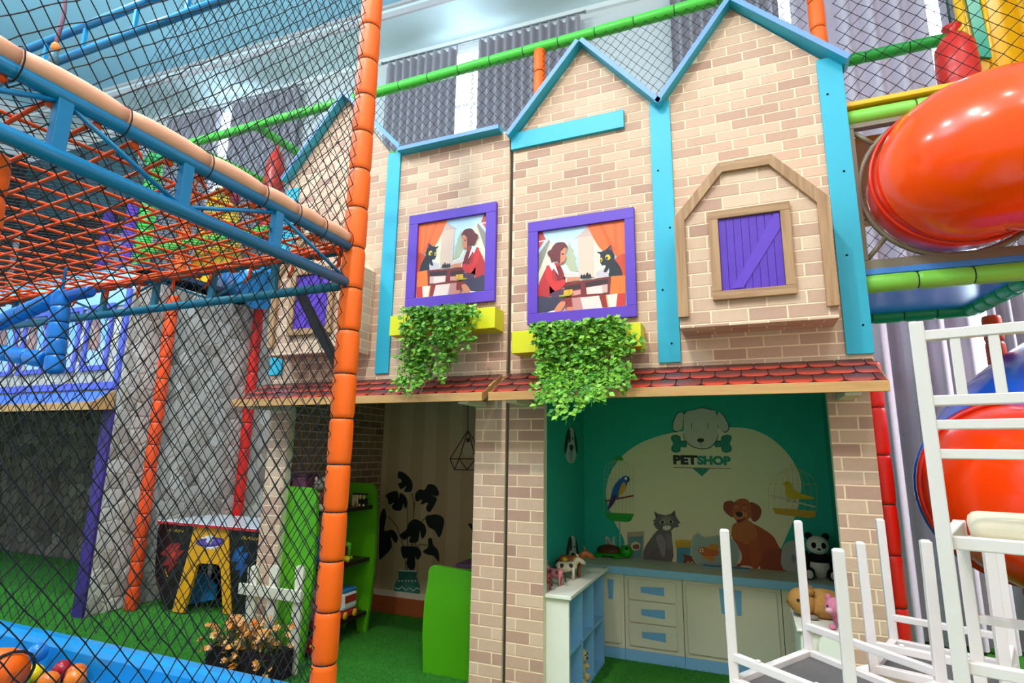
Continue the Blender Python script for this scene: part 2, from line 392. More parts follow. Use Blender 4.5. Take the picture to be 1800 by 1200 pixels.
# ------------------------------------------------------------------ brick fronts of the two playhouses
YF = 3.45
BRM = mat('c49a7c', .75, .12, 40, rnd=('b48875', 'cea48b', 'd9b397', 'c1967f', 'dfbc9f', 'd1a98f'), bump=.15, bscale=250)
GRT = mat('f2d4b2', .8, .04, 20)
CYAN = mat('2ba5bf', .45, .05, 5); PERI = mat('6a8fd6', .45, .05, 5)
PURP = mat('5f39ad', .45, .05, 6); OAK = wood('966b48', 'b08660', 'Z', 5); OAKX = wood('966b48', 'b08660', 'X', 5)
TAN = wood('b98650', 'c8945c', 'X', 4)
ZA = 2.018                                # top line of the awnings
def front(name, label, pieces, skips, u0, seam):
    t = thing(name, label, 'playhouse front', (seam, YF, 0))
    for p in pieces: build('board', MB().slab(p, YF, YF+.05, 'Y'), GRT, t)
    bricks(t, (0, YF, 0), (1, 0, 0), (0, 0, 1), pieces, skips, BRM, u0)
    return t
XA, XB, XC, XD = -1.44, -.395, -.395, .655          # right front
G1, G2 = (-.92, 4.36), (.075, 4.36)
ZV = 3.74
right = front('playhouse_front', 'tan brick pet shop front with two pointed gables and turquoise trim', [
    [(XA, 2.0), (XB, 2.0), (XB, ZV), (G1[0], G1[1]), (XA, ZV)], [(XC, 2.0), (XD, 2.0), (XD, ZV), (G2[0], G2[1]), (XC, ZV)]],
    [(-.46, -.33, 2.05, 3.7), (.535, .655, 2.05, 3.7), (-1.29, -.60, 2.36, 3.05), (-.30, .49, 2.22, 2.9), (-1.4, -.6, 2.17, 2.29), (-1.44, -.63, 3.66, 3.76)], -1.52, XA)
LA, LB, LC = -3.57, -2.46, -1.47
G0 = (-2.98, 4.46)
left = front('playhouse_front', 'tan brick toy shop front with one gable behind the orange post and net', [
    [(LA, 2.0), (LB, 2.0), (LB, ZV+.04), (G0[0], G0[1]), (LA, ZV+.04)], [(LB, 2.0), (LC, 2.0), (LC, 3.83), (LB, 3.83)]],
    [(-2.53, -2.40, 2.05, 3.7), (-3.57, -3.44, 2.1, 3.7), (-2.28, -1.57, 2.54, 3.26), (-3.4, -2.6, 2.22, 2.9), (-2.42, -1.5, 2.35, 2.47)], -3.62, LC)
def gable(t, a, b, dep=.085, th=.032, ext=.0):
    a = Vector((a[0], 0, a[1])); b = Vector((b[0], 0, b[1])); d = (b-a).normalized(); n = Vector((-d.z, 0, d.x))
    if n.z < 0: n = -n
    q = [a-d*ext, b+d*ext, b+d*ext+n*th, a-d*ext+n*th]
    mb = MB().slab([(p.x, p.z) for p in q], YF-dep, YF+.06, 'Y', 0, 0)
    for k in (0,): mb.m[k] = 1
    build('gable_board', mb, [CYAN, PERI], t)
def strip(t, x0, x1, z0, z1, y=.018, m=None, name='trim_board'):
    return build(name, MB().cbox(x0, x1, YF-y, YF-.0005, z0, z1, .002), m or CYAN, t)
gable(right, (XA-.01, ZV), G1); gable(right, G1, (XB, ZV)); gable(right, (XB, ZV), G2); gable(right, G2, (XD+.02, ZV+.02))
strip(right, -.46, -.33, 2.045, 3.79); strip(right, .53, .66, 2.045, 3.84); strip(right, -1.45, -.63, 3.655, 3.785, .03)
gable(left, (LA, ZV+.04), G0); gable(left, G0, (-2.40, 3.84)); gable(left, (-2.40, 3.815), (-1.53, 3.815))
strip(left, -2.53, -2.41, 2.06, 3.85); strip(left, -3.57, -3.44, 2.09, 3.72)
# screws showing in the trim boards
sc = MB()
for x, z in ((-.42, 3.3), (-.36, 2.9), (-.42, 2.5), (-.38, 2.16), (.57, 3.6), (.61, 3.1), (.58, 2.6), (.62, 2.2)):
    sc.lathe([(.0001, -.0005), (.006, -.0005), (.006, .002)], 8, (0, 0, 0))
    for i in range(len(sc.v)-24, len(sc.v)):
        a, b, c_ = sc.v[i]; sc.v[i] = (x+a, YF-.0185+c_*-1, z+b)
build('screw', sc, mat('555b60', .4, metal=.5), right, kind='stuff')
# brick piers under the awnings
def pier(label, x0, x1, u0, depth=.06, side=None):
    t = thing('brick_pier', label, 'pier', ((x0+x1)/2, YF, 0), 'brick piers of the playhouses')
    build('board', MB().box(x0, x1, YF, YF+depth, 0, 1.995), mat('d9cfae', .7, .03), t)
    build('board_face', MB().box(x0, x1, YF-.0015, YF, 0, 1.995), GRT, t)
    bricks(t, (0, YF-.0015, 0), (1, 0, 0), (0, 0, 1), [[(x0, 0), (x1, 0), (x1, 1.995), (x0, 1.995)]], [], BRM, u0, least=.0003, L=.186, H=.0715)
# piers stand flush with the fronts
pier('narrow brick pier at the far left behind the white picket fence', -3.52, -3.32, -3.55)
pier('brick pier left of the dark seam between the two shops', -1.69, -1.468, -1.63)
pier('brick pier right of the dark seam, at the pet shop opening', -1.443, -1.20, -1.38)
pier('brick pier at the right end beside the grey curtain', .42, .62, .46)
build('seam_strip', MB().box(-1.468, -1.443, YF+.02, YF+.05, 0, 3.8), mat('4a3a30', .8), left)
# awnings with scalloped tiles
TILE = None
def tile_mat():
    m = bpy.data.materials.new('tile_print'); m.use_nodes = True; nt = m.node_tree; N = nt.nodes; L = nt.links; b = N['Principled BSDF']
    b.inputs['Roughness'].default_value = .35
    tc = N.new('ShaderNodeTexCoord'); sp = N.new('ShaderNodeSeparateXYZ'); L.new(tc.outputs['Generated'], sp.inputs[0])
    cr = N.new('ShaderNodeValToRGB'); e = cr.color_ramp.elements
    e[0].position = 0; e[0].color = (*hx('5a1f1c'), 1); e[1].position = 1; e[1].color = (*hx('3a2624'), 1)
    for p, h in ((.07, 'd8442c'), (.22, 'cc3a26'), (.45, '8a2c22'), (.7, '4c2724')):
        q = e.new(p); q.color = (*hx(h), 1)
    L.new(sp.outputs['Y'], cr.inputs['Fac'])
    oi = N.new('ShaderNodeObjectInfo'); mr = N.new('ShaderNodeMapRange'); mr.inputs['To Min'].default_value = .0; mr.inputs['To Max'].default_value = .75
    L.new(oi.outputs['Random'], mr.inputs['Value'])
    mx = N.new('ShaderNodeMix'); mx.data_type = 'RGBA'; mx.inputs['B'].default_value = (*hx('5b3230'), 1)
    L.new(mr.outputs['Result'], mx.inputs['Factor']); L.new(cr.outputs['Color'], mx.inputs['A']); L.new(mx.outputs['Result'], b.inputs['Base Color'])
    return m
TM = tile_mat()
def awning(label, x0, x1, off):
    ya, yb, za, zb = YF-.30, YF-.004, 1.862, ZA
    t = thing('tiled_awning', label, 'awning', ((x0+x1)/2, YF, 1.83), 'tiled awnings over the shop openings')
    mb = MB(); prof = [(ya, za-.004), (yb, zb-.004), (yb, zb-.03), (ya+.02, za-.03)]
    mb.slab(prof, x0, x1, 'X'); build('deck', mb, mat('4a2b2a', .5), t)
    build('fascia', MB().cbox(x0-.004, x1+.004, ya-.018, ya, za-.050, za+.003, .002), TAN, t)
    for x in (x0-.004, x1-.012):
        build('end_board', MB().slab([(ya, za-.05), (ya, za+.003), (yb, zb+.002), (yb, zb-.045)], x, x+.016, 'X'), TAN, t)
    for x in (x0+.1, x1-.18): build('bracket', MB().box(x, x+.07, ya+.02, yb, za-.062, za-.03), mat('e4d8c0', .6), t)
    sl = Vector((0, yb-ya, zb-za)); Ls = sl.length; vdir = sl.normalized(); ww = .135; hh = .112; rows = 3
    step = (Ls-.005)/rows
    full = [(-ww/2+.003, hh*.5), (-ww/2+.003, -hh*.2)]+[(math.cos(a)*(ww/2-.003), -hh*.2+math.sin(a)*hh*.3) for a in [PI+PI*k/6 for k in range(1, 6)]]+[(ww/2-.003, -hh*.2), (ww/2-.003, hh*.5)]
    FM = frame_matrix((0, ya, za), (1, 0, 0), vdir); meT = {}
    for r in range(rows):
        k = 0; x = x0-ww/2+(r % 2)*ww/2+off
        while x < x1+ww:
            q = clip(full, [(x0-x, -9), (x1-x, -9), (x1-x, 9), (x0-x, 9)])
            if len(q) > 2 and abs(area(q)) > .001:
                key = 'f' if abs(abs(area(q))-abs(area(full))) < 1e-6 else (round(x, 3), r)
                if key not in meT:
                    mb = MB(); n = len(q)
                    mb.add([(p[0], -.001, p[1]) for p in q]+[(p[0], -.0055+.0035*(p[1]+hh*.5)/hh, p[1]) for p in q], [list(range(n, 2*n))]+[(i, (i+1) % n, (i+1) % n+n, i+n) for i in range(n)])
                    # generated y of the print runs along local z, so lay the mesh flat first
                    mb.v = [(a, c_, -b) for a, b, c_ in mb.v]; meT[key] = mesh_of(mb, TM, 'roof_tile')
                M = FM @ Matrix.Translation((x, -.0005-.0014*r*0, hh*.5+r*step)) @ Matrix.Rotation(PI/2, 4, 'X')
                put('roof_tile', meT[key], t, M)
            x += ww
    return t
awning('red scalloped tile awning over the pet shop, right of the seam', -1.45, .645, .03)
awning('red scalloped tile awning over the toy shop, left of the seam', -3.60, -1.50, .0)
# ------------------------------------------------------------------ framed window pictures
RP = ((925, 365, 1125, 575), 1143)
PIC = [  # outlines read in the right picture
 ('bcd3ec', [(120, 150), (1000, 110), (1000, 700), (120, 700)]),
 ('c9dcef', [(180, 330), (640, 300), (640, 480), (180, 500)]),
 ('b8463c', [(120, 230), (165, 245), (200, 325), (120, 345)]), ('f1e4dc', [(120, 338), (195, 322), (200, 332), (120, 350)]), ('c2564a', [(120, 350), (180, 335), (140, 400), (120, 430)]),
 ('8f8578', [(120, 470), (235, 310), (245, 330), (130, 640), (120, 640)]), ('efe3da', [(232, 318), (243, 303), (275, 360), (330, 480), (310, 480), (240, 340)]), ('d9a6a0', [(240, 338), (270, 372), (285, 430), (205, 430)]),
 ('ddd0b8', [(130, 640), (245, 350), (300, 420), (300, 700), (120, 790), (120, 660)]),
 ('cfd8cc', [(330, 700), (330, 560), (400, 560), (450, 640), (560, 660), (560, 700)]),
 ('b3b394', [(432, 340), (455, 400), (485, 435), (470, 440), (505, 520), (490, 520), (525, 640), (445, 640), (395, 560)]),
 ('efe6e0', [(395, 565), (445, 640), (600, 660), (600, 672), (440, 652), (385, 580)]), ('e3c3bb', [(370, 660), (440, 655), (600, 675), (600, 700), (370, 700)]),
 ('dcb9a6', [(512, 300), (640, 225), (690, 320), (690, 700), (530, 700)]), ('c9a79d', [(480, 320), (630, 188), (665, 285), (515, 300)]), ('e8d5b8', [(680, 320), (760, 420), (760, 600), (690, 700)]),
 ('e6d9c6', [(690, 640), (800, 570), (850, 690), (690, 710)]), ('cbb8bd', [(700, 650), (800, 600), (840, 690), (700, 700)]),
 ('e8672c', smooth([(625, 180), (640, 230), (690, 330), (760, 425), (870, 450), (1000, 560), (1000, 120), (800, 140)])), ('d9541f', smooth([(740, 190), (800, 300), (850, 430), (900, 430), (830, 300), (770, 180)])), ('dc5a24', [(870, 150), (900, 150), (930, 480), (905, 490)]), ('c9431f', smooth([(890, 520), (1000, 470), (1000, 700), (960, 690), (940, 600)])),
 ('24242c', smooth([(745, 470), (722, 458), (715, 445), (755, 445), (805, 420), (850, 378), (866, 430), (888, 480), (890, 520), (935, 580), (962, 640), (960, 690), (835, 690), (838, 640), (830, 600), (815, 640), (785, 650), (782, 635), (800, 590), (790, 578), (755, 570), (743, 540), (745, 500)], 3)),
 ('e9b93a', circ(822, 500, 26, 28)), ('e9b93a', circ(755, 525, 12, 22)), ('1b1b20', circ(812, 508, 11, 14)), ('1b1b20', circ(752, 530, 6, 10)), ('70404a', [(830, 420), (853, 388), (862, 440)]),
 ('7c2422', [(380, 760), (860, 695), (860, 880), (380, 915)]), ('3a2226', [(395, 790), (550, 765), (550, 812), (390, 840)]), ('3a2226', [(590, 752), (825, 715), (825, 765), (600, 800)]), ('d98d84', [(400, 850), (550, 825), (550, 870), (460, 890)]), ('cfa49b', [(605, 805), (820, 770), (820, 852), (612, 872)]), ('e9c9be', [(605, 805), (765, 782), (770, 862), (612, 872)]),
 ('e8702a', [(858, 690), (1000, 682), (1000, 865), (842, 870)]), ('c8837c', [(455, 912), (555, 900), (580, 1040), (380, 1050)]), ('e9cbbf', [(548, 905), (738, 885), (770, 1010), (575, 1030)]), ('8f2a24', [(735, 885), (810, 875), (840, 1005), (770, 1012)]), ('ecd2c2', [(812, 878), (922, 866), (905, 1000), (832, 1005)]), ('c7352c', [(920, 866), (1000, 860), (1000, 1000), (905, 1002)]), ('e8812e', [(800, 880), (812, 878), (832, 1005), (820, 1006)]),
 ('b5282a', smooth([(225, 580), (285, 560), (340, 575), (380, 660), (385, 720), (405, 725), (405, 755), (330, 830), (290, 840), (240, 790), (235, 900), (130, 895), (128, 790), (160, 700)], 3)), ('d02d2d', smooth([(210, 585), (255, 630), (270, 720), (310, 745), (400, 725), (405, 760), (340, 825), (290, 838), (240, 780), (200, 690)], 3)), ('7e1f26', [(290, 600), (345, 585), (375, 660), (382, 715), (320, 740), (300, 690)]), ('e8e4ee', [(278, 545), (300, 590), (330, 680), (305, 650), (272, 600), (240, 560)]), ('d9dcf0', [(228, 570), (262, 540), (285, 600), (265, 640)]), ('f4f2f4', [(400, 730), (418, 722), (420, 748), (405, 755)]),
 ('d8805c', smooth([(418, 715), (480, 700), (530, 705), (540, 730), (470, 740), (415, 752)])), ('d8805c', smooth([(345, 450), (395, 400), (410, 430), (395, 470), (405, 500), (385, 545), (345, 570), (310, 540), (320, 470)])), ('6b2a2c', smooth([(268, 400), (310, 358), (380, 352), (415, 385), (418, 410), (395, 405), (360, 420), (350, 470), (345, 560), (325, 555), (300, 530), (265, 560), (255, 540), (240, 470)])), ('6b2a2c', smooth([(255, 430), (225, 445), (220, 470), (250, 500)])), ('2b1a1e', circ(372, 470, 12, 7)), ('b2473c', circ(372, 555, 14, 6)),
 ('2a2028', [(550, 720), (552, 680), (565, 676), (572, 690), (590, 668), (600, 690), (612, 660), (625, 655), (632, 680), (650, 665), (660, 705)]),
 ('3b3448', smooth([(125, 900), (235, 905), (330, 890), (400, 905), (380, 945), (300, 1010), (280, 1050), (130, 1075)], 3)), ('55304a', smooth([(240, 880), (330, 830), (400, 830), (380, 890), (300, 910)], 3)), ('d8805c', smooth([(300, 1010), (350, 950), (400, 945), (385, 1000), (340, 1050), (280, 1060)], 3)), ('8a2826', [(330, 935), (460, 905), (465, 990), (420, 1010), (400, 1020), (405, 950)]), ('d97a52', smooth([(410, 1010), (460, 1000), (490, 1030), (440, 1045)], 3)), ('eee9ee', smooth([(210, 1060), (290, 1035), (280, 1062), (240, 1075)], 3)),
 ('e3a01e', [(385, 835), (470, 822), (475, 870), (380, 885)]), ('d08a18', [(425, 832), (445, 829), (447, 868), (427, 872)]), ('a7a024', [(335, 885), (470, 868), (440, 890), (340, 900)]),
]
def pic_frame(label, x0, x1, z0, z1, ix0, ix1, iz0, iz1, mirror):
    t = thing('picture_frame', label, 'picture', ((x0+x1)/2, YF, z0), 'purple framed pictures on the brick front')
    y0, y1 = YF-.035, YF-.004
    b = (x1-ix1)
    for nm, q in (('frame_rail', [(x0, z1), (x0, iz1), (x1, iz1), (x1, z1)]), ('frame_rail', [(x0, iz0), (x0, z0), (x1, z0), (x1, iz0)]), ('frame_stile', [(x0, iz1), (x0, iz0), (ix0, iz0), (ix0, iz1)]), ('frame_stile', [(ix1, iz1), (ix1, iz0), (x1, iz0), (x1, iz1)])):
        xs = [p[0] for p in q]; zs = [p[1] for p in q]
        build(nm, MB().cbox(min(xs), max(xs), y0, y1, min(zs), max(zs), .003), PURP, t)
    build('backing', MB().box(ix0, ix1, YF-.012, YF-.0045, iz0, iz1), mat('e8e0d8', .6), t)
    rect = [(0, 0), (1, 0), (1, 1), (0, 1)]
    def plane(p, h):
        return ((ix1+(ix0-ix1)*p[0]) if mirror else (ix0+(ix1-ix0)*p[0]), YF-.012-h, iz0+(iz1-iz0)*p[1])
    lay = []
    for c, pts in PIC:
        q = []
        for px, py in zoomed(*RP, pts):
            g = at(px, py, 'Y', YF-.012); q.append(((g.x+1.237)/(.595), (g.z-2.415)/(.58)))
        if area(q) < 0: q = q[::-1]
        # cut to the opening: each outline triangulated first so that hollow shapes survive
        if all(0 <= a <= 1 and 0 <= b_ <= 1 for a, b_ in q): lay.append((c, q)); continue
        bm = bmesh.new(); f = bm.faces.new([bm.verts.new((a, b_, 0)) for a, b_ in q]); bmesh.ops.triangulate(bm, faces=[f])
        for f in bm.faces:
            tr = [(v.co.x, v.co.y) for v in f.verts]
            if area(tr) < 0: tr = tr[::-1]
            k = clip(tr, rect)
            if len(k) > 2: lay.append((c, k, 1))
        bm.free(); lay.append((c, None))
    mb = MB(); ms = []; idx = {}; h = 0
    for it in lay:
        c = it[0]
        if c not in idx: idx[c] = len(ms); ms.append(mat(c, .5, .03, 14))
        if it[1] is None: h += 1; continue
        mb.add([plane(p, .0006+.00022*h) for p in it[1]], [list(range(len(it[1])))], idx[c])
        if len(it) == 2: h += 1
    build('picture_print', mb, ms, t, label='print of a woman in red and a black cat playing chess at a window')
pic_frame('purple framed picture with the cat on its left, above the left yellow box', -2.285, -1.555, 2.53, 3.27, -2.205, -1.635, 2.61, 3.195, True)
pic_frame('purple framed picture with the cat on its right, beside the turquoise strip', -1.31, -.58, 2.34, 3.07, -1.237, -.642, 2.415, 2.995, False)
# ------------------------------------------------------------------ yellow boxes with hanging plants
YEL = mat('d9cf12', .5, .04, 6)
def box(label, x0, x1, z0, z1):
    t = thing('window_box', label, 'planter box', ((x0+x1)/2, YF, z0), 'yellow window boxes'); y0, y1 = YF-.15, YF-.004
    k = .012
    build('front_panel', MB().cbox(x0, x1, y0, y0+k, z0, z1, .0015), YEL, t); build('back_panel', MB().box(x0, x1, y1-k, y1, z0, z1), YEL, t)
    for x in (x0, x1-k): build('end_panel', MB().box(x, x+k, y0+k, y1-k, z0, z1), YEL, t)
    build('bottom_panel', MB().box(x0+k, x1-k, y0+k, y1-k, z0, z0+k), YEL, t)
s = (YF-.15)/YF
box('yellow box under the left picture with vines hanging toward its left half', -2.325, -1.495, 2.31, 2.455)
box('yellow box under the right picture with a broad mound of vines over its middle', -1.37, -.54, 2.13, 2.275)
def vines(label, x0, x1, ztop, yb, drop, nst, seed, loose, drift):
    rnd = random.Random(seed); t = thing('hanging_plant', label, 'plant', ((x0+x1)/2, yb, ztop-.1), 'vines in the yellow boxes')
    st = MB(); lf = MB()
    for s_ in range(nst):
        u = rnd.random(); x = x0+(x1-x0)*u; y = yb-rnd.random()*.10; L_ = drop(u)*(rnd.uniform(.35, 1.0) if rnd.random() < .6 else rnd.uniform(.8, 1.05))
        pts = []; px, py, pz = x, y, ztop-.03; n = 9
        out = yb-.16-rnd.random()*.10
        dx = rnd.uniform(-.05, .05)+loose*(u-.5)*.12+drift
        for k in range(n):
            f = k/(n-1)
            if f < .25: pz = ztop-.03+.05*math.sin(f*4*PI/2)+rnd.uniform(0, .012); py = y+(out-y)*(f/.25)
            else: pz = ztop+.02-(f-.25)/.75*L_; py = out+rnd.uniform(-.012, .012)-.03*math.sin((f-.25)*2)
            if pz < ZA+.03: py = min(py, yb-.20-(ZA-pz)*1.3)
            px = x+dx*f+.02*math.sin(f*7+s_)
            pts.append((px, py, pz))
        st.tube(pts, .0016, 3, cap=False)
        m = int(5+L_*28)
        for k in range(m):
            f = rnd.random()**.85; i = min(n-2, int(f*(n-1))); g = f*(n-1)-i
            c = Vector(pts[i]).lerp(Vector(pts[i+1]), g)
            for lr in range(3):
                a = rnd.uniform(0, 2*PI); el = rnd.uniform(-.9, .5)
                d = Vector((math.cos(a), math.sin(a)*.8-.35, el)).normalized(); sz = rnd.uniform(.026, .044)
                sd = d.cross(Vector((rnd.uniform(-.4, .4), -1, rnd.uniform(.1, .9)))).normalized(); nn = sd.cross(d)
                b = c+d*.006; tip = b+d*sz; mid = b+d*sz*.45
                lf.add([b, mid+sd*sz*.36+nn*.003, tip-nn*.002, mid-sd*sz*.36+nn*.003, mid-nn*.001], [(0, 4, 1), (1, 4, 2), (2, 4, 3), (3, 4, 0)], rnd.choice((0, 0, 1, 1, 2)))
    build('vine', st, mat('4f7a22', .6), t, kind='stuff')
    build('foliage', lf, [mat('5f9a22', .45, .2, 30), mat('86b838', .45, .2, 30), mat('35741a', .45, .2, 30)], t, kind='stuff')
def dl(u): return .60-.10*abs(u-.25)-.34*max(0, u-.55)/.45
def dr(u): return .34+.30*math.sin(PI*min(1, max(0, (u-.02)/.96)))**.7
vines('green vines hanging in two clumps from the left yellow box', -2.13, -1.63, 2.44, YF-.045, dl, 52, 3, .1, .06)
vines('dense round mound of green vines hanging from the right yellow box', -1.20, -.68, 2.26, YF-.045, dr, 84, 4, .3, .11)
# ------------------------------------------------------------------ boxed bays with wooden arch and purple shutter
def bay(label, cx, shutter, skip_u0):
    dy = .22; yb = YF-dy; hw = .395; z0 = 2.205; zs = 2.86; zt = 3.15; tw = .135
    t = thing('bay_window', label, 'bay window', (cx, YF, z0), 'brick bays with wooden arches')
    out = [(cx-hw, z0), (cx+hw, z0), (cx+hw, zs), (cx+tw, zt), (cx-tw, zt), (cx-hw, zs)]
    build('board', MB().slab(out, yb, YF-.004, 'Y'), GRT, t)
    wn = (cx-.21, cx+.21, 2.345, 2.87)
    bricks(t, (0, yb, 0), (1, 0, 0), (0, 0, 1), [out], [wn], BRM, cx-.42, L=.193, H=.074)
    for sgn in (-1, 1):
        O = (cx+sgn*hw, YF, 0) if sgn > 0 else (cx-hw, YF, 0)
        u = (0, 1, 0) if sgn > 0 else (0, -1, 0)
        q = [(-dy, z0), (-.004, z0), (-.004, zs), (-dy, zs)] if sgn > 0 else [(.004, z0), (dy, z0), (dy, zs), (.004, zs)]
        bricks(t, O, u, (0, 0, 1), [q], [], BRM, .05, least=.0002)
    bricks(t, (0, yb, z0), (1, 0, 0), (0, 1, 0), [[(cx-hw, .0), (cx+hw, .0), (cx+hw, dy-.005), (cx-hw, dy-.005)]], [], BRM, cx-.4, least=.0002) if False else None
    bricks(t, (0, YF-.005, z0), (1, 0, 0), (0, -1, 0), [[(cx-hw, 0), (cx+hw, 0), (cx+hw, dy-.006), (cx-hw, dy-.006)]], [], BRM, cx-.4, least=.0002)
    # wooden arch of five boards
    o = [(cx-hw-.005, 2.265), (cx-hw-.005, zs+.005), (cx-tw-.005, zt+.012), (cx+tw+.005, zt+.012), (cx+hw+.005, zs+.005), (cx+hw+.005, 2.265)]
    k = .052
    i_ = [(cx-hw+k, 2.265), (cx-hw+k, zs-.022), (cx-tw+.012, zt-.045), (cx+tw-.012, zt-.045), (cx+hw-k, zs-.022), (cx+hw-k, 2.265)]
    for j in range(5):
        build('arch_board', MB().slab([o[j], o[j+1], i_[j+1], i_[j]], yb-.028, yb-.0045, 'Y'), OAK if j in (0, 4, 1, 3) else OAKX, t)
    x0, x1, a, b = wn; f = .05
    fr = [((x0, x1), (b-f, b)), ((x0, x1), (a, a+f)), ((x0, x0+f), (a+f, b-f)), ((x1-f, x1), (a+f, b-f))]
    for j, ((p, q), (r, s_)) in enumerate(fr):
        build('window_frame', MB().cbox(p, q, yb-.032, yb-.0045, r, s_, .003), OAKX if j < 2 else OAK, t)
    sh = build('shutter', MB().box(x0+f, x1-f, yb-.012, yb-.0045, a+f, b-f), mat('4a259a', .5, .1, 12), t)
    n = 8; ws = (x1-x0-2*f)/n
    for j in range(n):
        xx = x0+f+j*ws; build('plank', MB().cbox(xx+.001, xx+ws-.001, yb-.017, yb-.012, a+f+.001, b-f-.001, .001), mat('552ca2', .5, .12, 14), sh)
    br = [(x0+f+.05, a+f+.01), (x0+f+.11, a+f+.01), (x1-f-.005, b-f-.10), (x1-f-.005, b-f-.01), (x1-f-.03, b-f-.01)]
    build('brace', MB().slab(br, yb-.021, yb-.0172, 'Y'), mat('5d33ac', .5, .12, 14), sh)
bay('brick bay with a wooden arch and purple shutter on the right gable', .088, True, 0)
bay('brick bay with a purple shutter, partly behind the net and the orange post', -2.985, True, 0)
# ------------------------------------------------------------------ rooms of the two shops
TEAL = mat('12a994', .7, .14, 5); CREAMW = mat('cdb48a', .7, .04, 4)
YB = 4.92
build('wall_pet_shop_left', MB().box(-1.40, -1.335, YF+.06, YB, 0, 2.0), TEAL, kind='structure')
build('wall_pet_shop_right', MB().box(.56, .595, YF+.06, YB, 0, 2.0), TEAL, kind='structure')
pet = build('wall_pet_shop_back', MB().box(-1.40, .612, YB, YB+.05, 0, 2.0), TEAL, kind='structure')
build('ceiling_pet_shop', MB().box(-1.45, .612, YF+.05, YB+.05, 2.0, 2.05), mat('c9c0ae', .8), kind='structure')
build('wall_toy_shop_right', MB().box(-1.66, -1.60, YF+.06, 4.85, 0, 2.0), CREAMW, kind='structure')
toyl = build('wall_toy_shop_left', MB().box(-3.46, -3.40, YF+.06, 4.85, 0, 2.0), mat('d8bf9f', .8), kind='structure')
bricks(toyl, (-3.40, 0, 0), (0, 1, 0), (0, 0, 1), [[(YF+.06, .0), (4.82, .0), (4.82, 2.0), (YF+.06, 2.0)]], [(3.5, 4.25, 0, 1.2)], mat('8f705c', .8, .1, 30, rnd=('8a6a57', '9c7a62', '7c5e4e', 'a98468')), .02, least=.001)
build('ceiling_toy_shop', MB().box(-3.57, -1.60, YF+.05, 4.9, 2.0, 2.05), mat('b9a98e', .8), kind='structure')
def striped():
    m = mat('c2a77e', .75, .04).copy(); m.name = 'striped_paper'; nt = m.node_tree; N = nt.nodes; L = nt.links; b = N['Principled BSDF']
    tc = N.new('ShaderNodeTexCoord'); sp = N.new('ShaderNodeSeparateXYZ'); L.new(tc.outputs['Object'], sp.inputs[0])
    mt = N.new('ShaderNodeMath'); mt.operation = 'MULTIPLY'; mt.inputs[1].default_value = 3.6; L.new(sp.outputs['X'], mt.inputs[0])
    fr = N.new('ShaderNodeMath'); fr.operation = 'FRACT'; L.new(mt.outputs[0], fr.inputs[0])
    gt = N.new('ShaderNodeMath'); gt.operation = 'GREATER_THAN'; gt.inputs[1].default_value = .5; L.new(fr.outputs[0], gt.inputs[0])
    mx = N.new('ShaderNodeMix'); mx.data_type = 'RGBA'; mx.inputs['A'].default_value = (*hx('b49a74'), 1); mx.inputs['B'].default_value = (*hx('bfa581'), 1)
    L.new(gt.outputs[0], mx.inputs['Factor']); L.new(mx.outputs['Result'], b.inputs['Base Color']); return m
YT = 4.82
toy = build('wall_toy_shop_back', MB().box(-3.46, -1.60, YT, YT+.05, 0, 2.0), striped(), kind='structure')
build('baseboard_toy_shop', MB().cbox(-3.40, -1.66, YT-.02, YT, 0, .15, .004), mat('a3532a', .6, .1), kind='structure')
build('trim_toy_shop', MB().box(-3.40, -1.66, YT-.012, YT, .15, .20), mat('d9cdb6', .6), kind='structure')
# ---- prints on the pet shop wall
R4 = ((940, 680, 1540, 1080), 1800)
pw = on_wall(YB, *R4)
blob = smooth([(376, 560), (392, 470), (450, 375), (540, 305), (640, 263), (760, 235), (900, 222), (1040, 213), (1140, 222), (1230, 260), (1310, 325), (1370, 405), (1405, 500), (1395, 600), (1370, 690), (1330, 780), (1280, 900), (1270, 980), (470, 940), (475, 820), (420, 710), (388, 630)])
shapes('cream_print', pet, [('e6d8b0', blob)], pw, base=.0008)
lg = [('123a34', smooth([(840, 118), (880, 108), (930, 118), (960, 132), (990, 140), (1020, 190), (1024, 225), (1000, 240), (965, 215), (966, 270), (930, 318), (878, 328), (820, 310), (785, 265), (783, 215), (750, 238), (728, 225), (730, 180), (755, 135), (790, 132)])),
      ('cfc5b6', smooth([(842, 121), (880, 112), (930, 122), (957, 136), (964, 200), (962, 268), (927, 314), (878, 324), (823, 306), (788, 263), (786, 190), (792, 138)])),
      ('cfc5b6', smooth([(783, 138), (783, 180), (778, 215), (752, 233), (731, 222), (734, 182), (756, 140)])), ('cfc5b6', smooth([(964, 138), (988, 144), (1016, 190), (1020, 222), (1000, 235), (968, 212)])),
      ('2c2a28', stroke([(827, 190), (827, 220)], 3)), ('2c2a28', stroke([(914, 190), (914, 220)], 3)), ('26221f', circ(875, 281, 19, 11)), ('2c2a28', stroke([(877, 290), (877, 309)], 3))]
